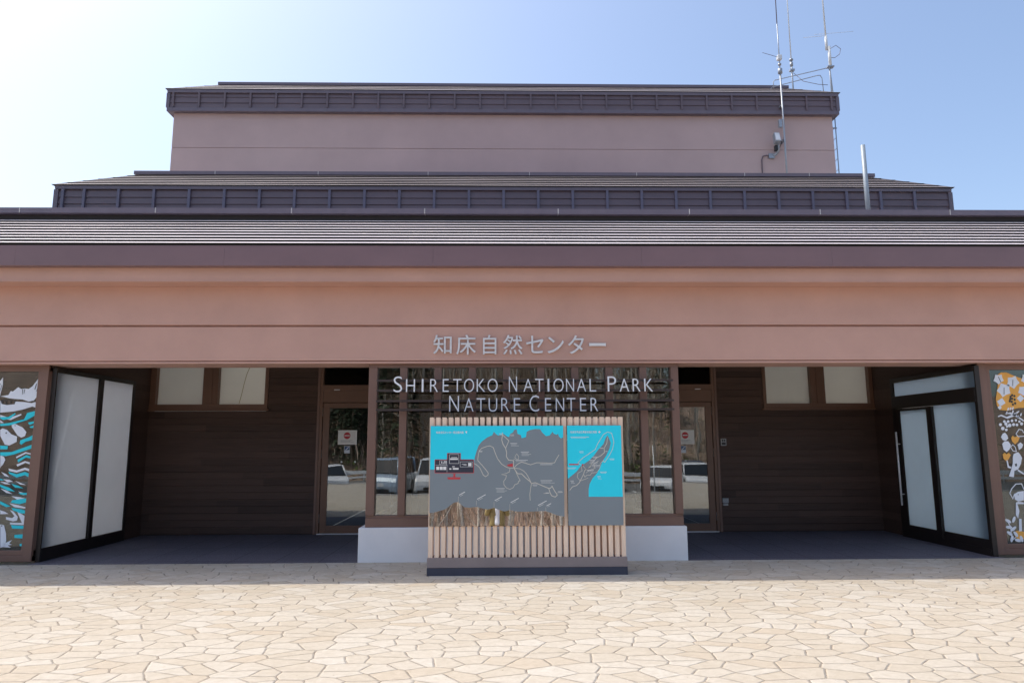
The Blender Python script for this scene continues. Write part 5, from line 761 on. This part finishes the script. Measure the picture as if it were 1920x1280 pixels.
# ------------------------------------------------------------------ what stands behind the camera (seen mirrored in the glass)
def car(name, label, loc, rz, L, W, H, paint, hood, van=False):
    t = thing(name, label, 'car', loc, 'cars parked beyond the plaza')
    loc = Vector(loc)
    hw = W/2; g = 0.18; belt = H*0.58; y1 = L/2; y0 = -L/2
    b = MB()
    prof = [(y0, g+0.15), (y0+0.06, belt*0.95), (y0+0.1, belt), (y1-hood, belt), (y1-hood*0.5, belt*0.94), (y1-0.16, belt*0.83), (y1-0.03, belt*0.68), (y1, belt*0.5), (y1-0.03, g+0.10), (y1-0.2, g), (y0+0.2, g)]
    b.extr_x([(p[0]+loc.y, p[1]+loc.z) for p in prof], loc.x-hw, loc.x+hw)
    body = b.build('body', paint, t, bevel=0.07, seg=3)
    ty1, ty0 = (y1-hood-0.55*H*0.55, y0+0.22) if not van else (y1-hood-0.35, y0+0.1)
    c = MB(); q = hw*0.82
    c.hexa([(loc.x-hw+0.05, y0+0.08+loc.y, belt-0.01+loc.z), (loc.x+hw-0.05, y0+0.08+loc.y, belt-0.01+loc.z), (loc.x+hw-0.05, y1-hood+0.12+loc.y, belt-0.01+loc.z), (loc.x-hw+0.05, y1-hood+0.12+loc.y, belt-0.01+loc.z),
            (loc.x-q, ty0+loc.y, H-0.07+loc.z), (loc.x+q, ty0+loc.y, H-0.07+loc.z), (loc.x+q, ty1+loc.y, H-0.07+loc.z), (loc.x-q, ty1+loc.y, H-0.07+loc.z)])
    c.build('windows', M['car_glass'], t, bevel=0.03)
    r_ = MB().hexa([(loc.x-q-0.02, ty0-0.05+loc.y, H-0.09+loc.z), (loc.x+q+0.02, ty0-0.05+loc.y, H-0.09+loc.z), (loc.x+q+0.02, ty1+0.05+loc.y, H-0.09+loc.z), (loc.x-q-0.02, ty1+0.05+loc.y, H-0.09+loc.z), (loc.x-q+0.08, ty0+0.1+loc.y, H+loc.z), (loc.x+q-0.08, ty0+0.1+loc.y, H+loc.z), (loc.x+q-0.08, ty1-0.2+loc.y, H+loc.z), (loc.x-q+0.08, ty1-0.2+loc.y, H+loc.z)])
    r_.build('roof', paint, t, bevel=0.03)
    pb = MB()
    for s in (-1, 1):
        pb.tube([(loc.x+s*(hw-0.05), y1-hood+0.14+loc.y, belt+loc.z), (loc.x+s*q, ty1+0.02+loc.y, H-0.06+loc.z)], 0.045, 6)
        pb.tube([(loc.x+s*(hw-0.05), y0+0.1+loc.y, belt+loc.z), (loc.x+s*q, ty0+loc.y, H-0.06+loc.z)], 0.07, 6)
        pb.tube([(loc.x+s*(hw-0.045), -0.1+loc.y, belt+loc.z), (loc.x+s*(q+.005), -0.1+loc.y, H-0.06+loc.z)], 0.04, 6)
    pb.build('pillar', paint, t)
    for s in (-1, 1):
        MB().hexa([(loc.x+s*hw*0.55-0.16, y1-0.10+loc.y, belt*0.66+loc.z), (loc.x+s*hw*0.55+0.2*(s > 0)+0.12, y1-0.10+loc.y, belt*0.66+loc.z), (loc.x+s*hw*0.55+0.2*(s > 0)+0.12, y1-0.3+loc.y, belt*0.66+loc.z), (loc.x+s*hw*0.55-0.16, y1-0.3+loc.y, belt*0.66+loc.z), (loc.x+s*hw*0.6-0.16, y1-0.02-0.14+loc.y, belt*0.82+loc.z), (loc.x+s*hw*0.6+0.24, y1-0.16+loc.y, belt*0.82+loc.z), (loc.x+s*hw*0.6+0.24, y1-0.3+loc.y, belt*0.82+loc.z), (loc.x+s*hw*0.6-0.16, y1-0.3+loc.y, belt*0.82+loc.z)]).build('headlight', M['lamp_glass'], t)
        MB().box(loc.x+s*hw-0.02 if s > 0 else loc.x-hw-0.18, loc.x+hw+0.18 if s > 0 else loc.x-hw+0.02, y1-hood-0.25+loc.y, y1-hood-0.1+loc.y, belt+loc.z, belt+0.15+loc.z).build('wing_mirror', paint, t, bevel=0.03)
        for yy in (y1-0.75, y0+0.75):
            wx = loc.x+s*(hw-0.1)
            MB().tube([(loc.x+s*(hw-0.2), yy+loc.y, 0.34+loc.z), (loc.x+s*(hw+0.004), yy+loc.y, 0.34+loc.z)], 0.37, 22, smooth=False).build('wheel_arch', M['black'], t)
            wo = MB().tube([(wx-0.1, yy+loc.y, 0.31+loc.z), (wx+0.1, yy+loc.y, 0.31+loc.z)], 0.31, 22, smooth=False).build('wheel', M['tyre'], t, bevel=0.02)
            MB().tube([(wx-0.105, yy+loc.y, 0.31+loc.z), (wx+0.105, yy+loc.y, 0.31+loc.z)], 0.2, 16, smooth=False).build('rim', M['rim'], wo)
    MB().box(loc.x-hw*0.82, loc.x+hw*0.82, y1-0.06+loc.y, y1+0.004+loc.y, g+0.02+loc.z, g+0.10+loc.z).build('bumper_strip', M['black'], t)
    MB().box(loc.x-hw*0.86, loc.x+hw*0.86, y1-hood+0.02+loc.y, y1-hood+0.16+loc.y, belt-0.02+loc.z, belt+0.025+loc.z).build('wiper_cowl', M['black'], t)
    MB().box(loc.x-hw*0.5, loc.x+hw*0.5, y1-0.03+loc.y, y1+0.01+loc.y, g+0.12+loc.z, g+0.26+loc.z).build('grille', M['black'], t)
    MB().box(loc.x-0.17, loc.x+0.17, y1+0.008+loc.y, y1+0.018+loc.y, belt*0.48+loc.z, belt*0.48+0.16+loc.z).build('number_plate', M['white_print'], t)
    t.rotation_euler = (0, 0, rz)
    return t
car('parked_car', 'white compact car mirrored in the left door glass', (-10.6, -19.3, -1.2), -0.35, 3.9, 1.68, 1.5, M['car_white'], 1.0)
car('parked_van', 'tall silver blue minivan mirrored in the leftmost bay panes', (-6.1, -20.5, -1.2), 0.1, 4.7, 1.75, 1.95, M['car_silver'], 0.8, True)
car('parked_van', 'white minivan mirrored in the bay beside the silver blue van', (-3.7, -21.0, -1.2), 0.0, 4.6, 1.72, 1.9, M['car_white'], 0.8, True)
car('parked_car', 'white hatchback mirrored in the rightmost bay panes', (9.3, -20.2, -1.2), 0.45, 4.0, 1.7, 1.52, M['car_white'], 1.0)
car('parked_car', 'white car mirrored behind the right door glass', (11.9, -17.6, -1.2), 0.05, 4.2, 1.74, 1.55, M['car_white'], 1.0)
car('parked_car', 'dark car parked behind the white one mirrored in the right door', (13.2, -23.2, -1.2), 0.0, 4.3, 1.74, 1.55, M['car_dark'], 1.0)
car('parked_car', 'silver blue hatchback mirrored beside the information board', (6.2, -22.5, -1.2), 0.1, 4.0, 1.7, 1.5, M['car_silver'], 1.0)

gr = thing('guard_rail', 'white guard rail along the far side of the parking lot', 'guard rail', (0, -27, -1.2))
MB().box(-40, 40, -27.05, -26.98, -0.62, -0.36).box(-40, 40, -27.04, -26.99, -0.95, -0.80).build('rail', M['white_print'], gr)
q = MB()
for i in range(-20, 21): q.tube([(i*2, -27.1, -1.2), (i*2, -27.1, -0.35)], 0.06, 8)
q.build('post', M['white_print'], gr)
pc = tag(MB().tube([(4.55, -2.2, 0.0), (4.55, -2.2, 1.0)], 0.03, 10).build('marker_pole', M['white_print']), 'thin white marker pole mirrored in the right bay pane', 'pole')
pc.data.transform(Matrix.Translation((3.3, -14, -1.2)) @ Matrix.Diagonal((1, 1, 2.6, 1)))

# hillside
def hill_h(x, y):
    d = max(0.0, -28.5 - y)
    base = 15.5 - 4.5*max(0, min(1, (x-4)/20))
    h = base*(1-math.exp(-d/34.0))*1.05
    h += 1.3*noise.noise((x*0.03, y*0.03, 0)) * min(1, d/15) + 0.25*noise.noise((x*0.3, y*0.3, 3))*min(1, d/4)
    return -1.25+h
b = MB(); nx, ny = 90, 60
for j in range(ny+1):
    for i in range(nx+1):
        x = -160+320*i/nx; y = -28-172*(j/ny)**1.5; b.v.append((x, y, hill_h(x, y) if j else -1.35))
for j in range(ny):
    for i in range(nx): b.face([j*(nx+1)+i, j*(nx+1)+i+1, (j+1)*(nx+1)+i+1, (j+1)*(nx+1)+i], True)
o = b.build('hillside', M['hill'], recalc=False); struct(o)
bm = bmesh.new(); bm.from_mesh(o.data); bmesh.ops.recalc_face_normals(bm, faces=bm.faces)
if bm.faces[0].normal.z < 0: bmesh.ops.reverse_faces(bm, faces=bm.faces)
bm.to_mesh(o.data); bm.free()

def birch(seed, h, label, group):
    rr = random.Random(seed); t = thing('bare_birch', label, 'tree', (0, 0, 0), group)
    tr = MB(); tw_ = MB(); pts = []; x = y = 0.0
    for k in range(7):
        z = h*0.92*k/6; pts.append(Vector((x, y, z))); x += rr.uniform(-.22, .22); y += rr.uniform(-.22, .22)
    tr.tube(pts, [0.15*(1-k/6.6) + 0.01 for k in range(7)], 7)
    def branch(p, d, l, r, lev):
        q = p + d*l*0.55 + Vector((rr.uniform(-.1, .1), rr.uniform(-.1, .1), rr.uniform(0, .12)))*l
        e = q + (d + Vector((0, 0, 0.45))).normalized()*l*0.5
        (tr if lev == 0 else tw_).tube([p, q, e], [r, r*0.65, r*0.25], 4 if lev == 0 else 3, caps=False)
        if lev < 2:
            for _ in range(5 if lev == 0 else 4):
                u = rr.uniform(0.25, 1.0); s_ = p.lerp(q, u*1.8) if u < .55 else q.lerp(e, (u-.55)/.45)
                a = rr.uniform(0, 6.28); nd = (d*0.8 + Vector((math.cos(a), math.sin(a), rr.uniform(0.1, 0.9)))).normalized()
                branch(s_, nd, l*rr.uniform(.35, .6), r*0.45, lev+1)
    for k in range(15):
        u = rr.uniform(0.22, 0.98); f_ = u*6; i = min(5, int(f_)); p = pts[i].lerp(pts[i+1], f_-i); a = rr.uniform(0, 6.28)
        branch(p, Vector((math.cos(a), math.sin(a), rr.uniform(.5, 1.2))).normalized(), h*0.30*(1.15-u), 0.05*(1.2-u), 0)
    tr.build('trunk', M['bark'], t); tw_.build('crown', M['twig'], t)
    return t
def conifer(seed, h, label, group):
    rr = random.Random(seed); t = thing('conifer', label, 'tree', (0, 0, 0), group)
    MB().tube([(0, 0, 0), (0, 0, h)], [0.16, 0.02], 7).build('trunk', M['twig'], t)
    c = MB()
    for k in range(900):
        u = rr.random()**0.8; z = h*(0.10+0.9*u); rad = (1-u)*h*0.24*rr.uniform(.35, 1.05)+0.08; a = rr.uniform(0, 6.28)
        p = Vector((math.cos(a)*rad, math.sin(a)*rad, z-rad*0.35)); s_ = rr.uniform(.15, .34)
        d1 = Vector((math.cos(a), math.sin(a), -0.35)).normalized()*s_*1.5; d2 = Vector((-math.sin(a), math.cos(a), rr.uniform(-.3, .3)))*s_*0.5
        i = len(c.v); c.v += [tuple(p-d1*0.5-d2), tuple(p-d1*0.5+d2), tuple(p+d1*0.6+d2*0.3), tuple(p+d1*0.6-d2*0.3)]; c.face([i, i+1, i+2, i+3])
    c.build('crown', M['needle'], t, recalc=False)
    return t
LB = 'bare pale trunked tree on the slope mirrored in the entrance glass'; GB = 'bare trees on the hillside'
LC = 'dark evergreen tree on the slope mirrored in the entrance glass'; GC = 'evergreens on the hillside'
protoB = [birch(11+i, 7.5+i*1.2, LB, GB) for i in range(4)]; protoC = [conifer(3+i, 8+i*2.0, LC, GC) for i in range(2)]
rr = random.Random(5); usedB = set(); spots = []
for k in range(230):
    for _ in range(30):
        u = rr.random()
        if k < 70: x, y = rr.uniform(-7.5, 7.5), -29.5-16*u
        elif k < 150: x, y = rr.uniform(-17, 17), -30-24*u
        else: y = -34-50*u; x = rr.uniform(-1, 1)*(14-0.5*y)
        if all((x-a)**2+(y-c)**2 > 1.0 for a, c in spots): break
    spots.append((x, y))
for k, (x, y) in enumerate(spots):
    z = hill_h(x, y)-0.1
    con = (abs(x) > 6.5 or y < -48) and rr.random() < (0.5 if x < 0 else 0.3)
    pr_ = protoC if con else protoB; i = rr.randrange(len(pr_)); src = pr_[i]
    sc = rr.uniform(.75, 1.1); rz = rr.uniform(0, 6.28)
    if (con, i) not in usedB: usedB.add((con, i)); src.location = (x, y, z); src.rotation_euler = (0, 0, rz)
    else: copy_thing(src, (x, y, z), rz, sc)
# dry brushwood between the trees
b = MB(); rq = random.Random(21)
for k in range(7000):
    x = rq.uniform(-24, 24) if k % 3 else rq.uniform(-7, 7); y = -29-rq.random()**1.3*24; z = hill_h(x, y)
    h_ = rq.uniform(0.6, 3.4); w_ = rq.uniform(.008, .022); a = rq.uniform(0, 3.14); lx, ly = rq.uniform(-.25, .25)*h_, rq.uniform(-.25, .25)*h_
    cx, cy = math.cos(a)*w_, math.sin(a)*w_; i = len(b.v)
    b.v += [(x-cx, y-cy, z-.05), (x+cx, y+cy, z-.05), (x+cy+lx*.4, y-cx+ly*.4, z+h_*.55), (x+lx+.002, y+ly, z+h_), (x-cy+lx*.4, y+cx+ly*.4, z+h_*.55)]
    b.face([i, i+1, i+2, i+3, i+4])
    if h_ > 1.4:
        for _ in range(2):
            u = rq.uniform(.3, .7); i = len(b.v); dx, dy = rq.uniform(-.5, .5), rq.uniform(-.5, .5)
            b.v += [(x+lx*u, y+ly*u, z+h_*u), (x+lx*u+w_, y+ly*u, z+h_*u+.02), (x+lx*u+dx, y+ly*u+dy, z+h_*(u+.35))]; b.face([i, i+1, i+2])
o = b.build('brushwood', M['stem'], recalc=False); o['kind'] = 'stuff'
# bamboo grass on the foot of the slope
b = MB(); rr = random.Random(9)
for k in range(9000):
    x = rr.uniform(-34, 40); y = -28.6-rr.random()**1.6*16; dens = noise.noise((x*.12, y*.12, 7))
    if (dens < -0.05 or abs(x) < 6) and rr.random() < 0.85: continue
    z = hill_h(x, y); h_ = rr.uniform(.25, 1.1); a = rr.uniform(0, 6.28); s_ = rr.uniform(.12, .3)
    p = Vector((x, y, z+h_)); d1 = Vector((math.cos(a), math.sin(a), rr.uniform(-.5, .3)))*s_*1.6; d2 = Vector((-math.sin(a), math.cos(a), rr.uniform(-.2, .2)))*s_*.45
    i = len(b.v); b.v += [tuple(p-d1), tuple(p+d2), tuple(p+d1), tuple(p-d2)]; b.face([i, i+1, i+2, i+3])
o = b.build('bamboo_grass', M['bamboo'], recalc=False); o['kind'] = 'stuff'

# ------------------------------------------------------------------ the photographer, standing behind the camera
def skin(name, verts, edges, radii, mt, par, root=0, sub=2):
    off = root_loc(par); me = bpy.data.meshes.new(name); me.from_pydata([tuple(Vector(v)-off) for v in verts], edges, [])
    o = bpy.data.objects.new(name, me); col.objects.link(o); o.parent = par
    sk_ = o.modifiers.new('skin', 'SKIN'); sk_.use_smooth_shade = True
    for i, r_ in enumerate(radii):
        me.skin_vertices[0].data[i].radius = r_ if isinstance(r_, tuple) else (r_, r_)
    me.skin_vertices[0].data[root].use_root = True
    ss = o.modifiers.new('subd', 'SUBSURF'); ss.levels = sub; ss.render_levels = sub
    bpy.context.view_layer.update()
    m2_ = bpy.data.meshes.new_from_object(o.evaluated_get(bpy.context.evaluated_depsgraph_get()))
    o.modifiers.clear(); o.data = m2_; m2_.materials.clear(); m2_.materials.append(mt)
    for p_ in m2_.polygons: p_.use_smooth = True
    return o
PX, PYY = -0.05, -0.30
pt = thing('person', 'person in an open khaki jacket and pale shirt raising a camera, mirrored in the board', 'person', (PX, PYY, 0))
def P(x, y, z): return (PX+x, PYY+y, z)
bv = [P(0, 0, .86), P(0, .0, 1.02), P(0, .0, 1.20), P(0, 0, 1.32), P(0, .01, 1.41), P(0, .03, 1.47), P(0, .05, 1.55), P(0, .045, 1.635)]
be = [(i, i+1) for i in range(7)]; br_ = [(.155, .11), (.135, .10), (.155, .11), (.15, .10), (.06, .055), (.055, .055), (.075, .095), (.06, .075)]
for s in (-1, 1):
    n0 = len(bv); bv += [P(s*.09, 0, .78), P(s*.095, .02, .46), P(s*.10, -.01, .09), P(s*.11, .13, .035)]; be += [(0, n0), (n0, n0+1), (n0+1, n0+2), (n0+2, n0+3)]; br_ += [.085, .058, .042, .036]
    n0 = len(bv); bv += [P(s*.175, -.01, 1.34), P(s*.25, .02, 1.10), P(s*.155, .17, 1.36), P(s*.12, .20, 1.44)]; be += [(3, n0), (n0, n0+1), (n0+1, n0+2), (n0+2, n0+3)]; br_ += [.055, .042, .03, .028]
skin('body', bv, be, br_, M['skin'], pt)
# fingers closed on the camera sides
for s in (-1, 1):
    for k in range(4):
        z = 1.505+0.018*k-0.03
        skin('finger', [P(s*.115, .205, 1.45+0.01*k), P(s*.105, .235, z), P(s*.085, .262-0.004*k, z+.004), P(s*.062, .265-0.004*k, z+.002)], [(0, 1), (1, 2), (2, 3)], [.010, .009, .0085, .008], M['skin'], pt, 0, 1)
    skin('thumb', [P(s*.11, .195, 1.45), P(s*.085, .185, 1.475), P(s*.06, .188, 1.50)], [(0, 1), (1, 2)], [.012, .011, .009], M['skin'], pt, 0, 1)
MB().hexa([P(-.012, .135, 1.52), P(.012, .135, 1.52), P(.008, .115, 1.52), P(-.008, .115, 1.52), P(-.006, .13, 1.565), P(.006, .13, 1.565), P(.005, .115, 1.565), P(-.005, .115, 1.565)]).build('nose', M['skin'], pt, bevel=0.004)
for s in (-1, 1):
    MB().tube([P(s*.03, .125, 1.565), P(s*.03, .136, 1.565)], 0.010, 10).build('eye', M['black'], pt)
    MB().tube([P(s*.072, .03, 1.54), P(s*.085, .025, 1.56), P(s*.08, .03, 1.59)], 0.012, 6).build('ear', M['skin'], pt)
MB().box(PX-.022, PX+.022, PYY+.125, PYY+.136, 1.487, 1.495).build('mouth', M['red_print'], pt)
hv = [P(0, .02, 1.655), P(0, -.04, 1.60), P(0, -.06, 1.50), P(0, -.06, 1.42), P(-.07, -.01, 1.58), P(-.085, .0, 1.46), P(.07, -.01, 1.58), P(.085, .0, 1.46), P(0, .085, 1.645)]
skin('hair', hv, [(0, 1), (1, 2), (2, 3), (1, 4), (4, 5), (1, 6), (6, 7), (0, 8)], [(.075, .06), .07, .06, .045, .035, .025, .035, .025, (.05, .02)], M['hair'], pt)
jv = [P(-.10, -.02, .80), P(-.10, -.02, 1.05), P(-.10, -.02, 1.22), P(-.10, -.02, 1.36), P(.10, -.02, 1.36), P(.10, -.02, 1.22), P(.10, -.02, 1.05), P(.10, -.02, .80)]
je = [(0, 1), (1, 2), (2, 3), (3, 4), (4, 5), (5, 6), (6, 7)]; jr_ = [(.10, .145), (.095, .135), (.105, .14), (.10, .11), (.10, .11), (.105, .14), (.095, .135), (.10, .145)]
for s, k in ((-1, 3), (1, 4)):
    n0 = len(jv); jv += [P(s*.195, -.01, 1.33), P(s*.265, .02, 1.09), P(s*.175, .15, 1.33)]; je += [(k, n0), (n0, n0+1), (n0+1, n0+2)]; jr_ += [.075, .065, .05]
skin('jacket', jv, je, jr_, M['khaki'], pt, 2)
skin('shirt', [P(0, .035, .84), P(0, .035, 1.05), P(0, .035, 1.25), P(0, .03, 1.38)], [(0, 1), (1, 2), (2, 3)], [(.085, .105), (.08, .10), (.08, .105), (.06, .06)], M['shirt'], pt, 1)
tv = [P(0, 0, .86)]; te = []; tr_ = [(.165, .12)]
for s in (-1, 1):
    n0 = len(tv); tv += [P(s*.09, 0, .76), P(s*.095, .02, .46), P(s*.10, -.01, .10)]; te += [(0, n0), (n0, n0+1), (n0+1, n0+2)]; tr_ += [.097, .075, .062]
skin('trousers', tv, te, tr_, M['trouser'], pt)
for s in (-1, 1): skin('shoe', [P(s*.10, -.05, .05), P(s*.105, .05, .055), P(s*.115, .17, .035)], [(0, 1), (1, 2)], [(.05, .05), (.05, .05), (.048, .034)], M['black'], pt)
ph = tag(MB().box(PX-.075, PX+.075, PYY+.19, PYY+.25, 1.485, 1.585).build('camera_body', M['black'], bevel=0.012), 'black camera held up to the face of the person in khaki', 'camera')
MB().tube([(PX, PYY+.25, 1.53), (PX, PYY+.285, 1.53)], 0.035, 18).build('lens_barrel', M['black'], ph)
MB().box(PX-.025, PX+.025, PYY+.195, PYY+.24, 1.586, 1.61).build('viewfinder', M['black'], ph)
sp_ = MB().tube([(PX-.075, PYY+.22, 1.56), (PX-.10, PYY+.16, 1.42), (PX-.07, PYY+.09, 1.40), (PX-.055, PYY-.03, 1.455), (PX, PYY-.09, 1.46), (PX+.055, PYY-.03, 1.455), (PX+.07, PYY+.09, 1.40), (PX+.10, PYY+.16, 1.42), (PX+.075, PYY+.22, 1.56)], 0.012, 6); sp_.build('strap', M['black'], ph)
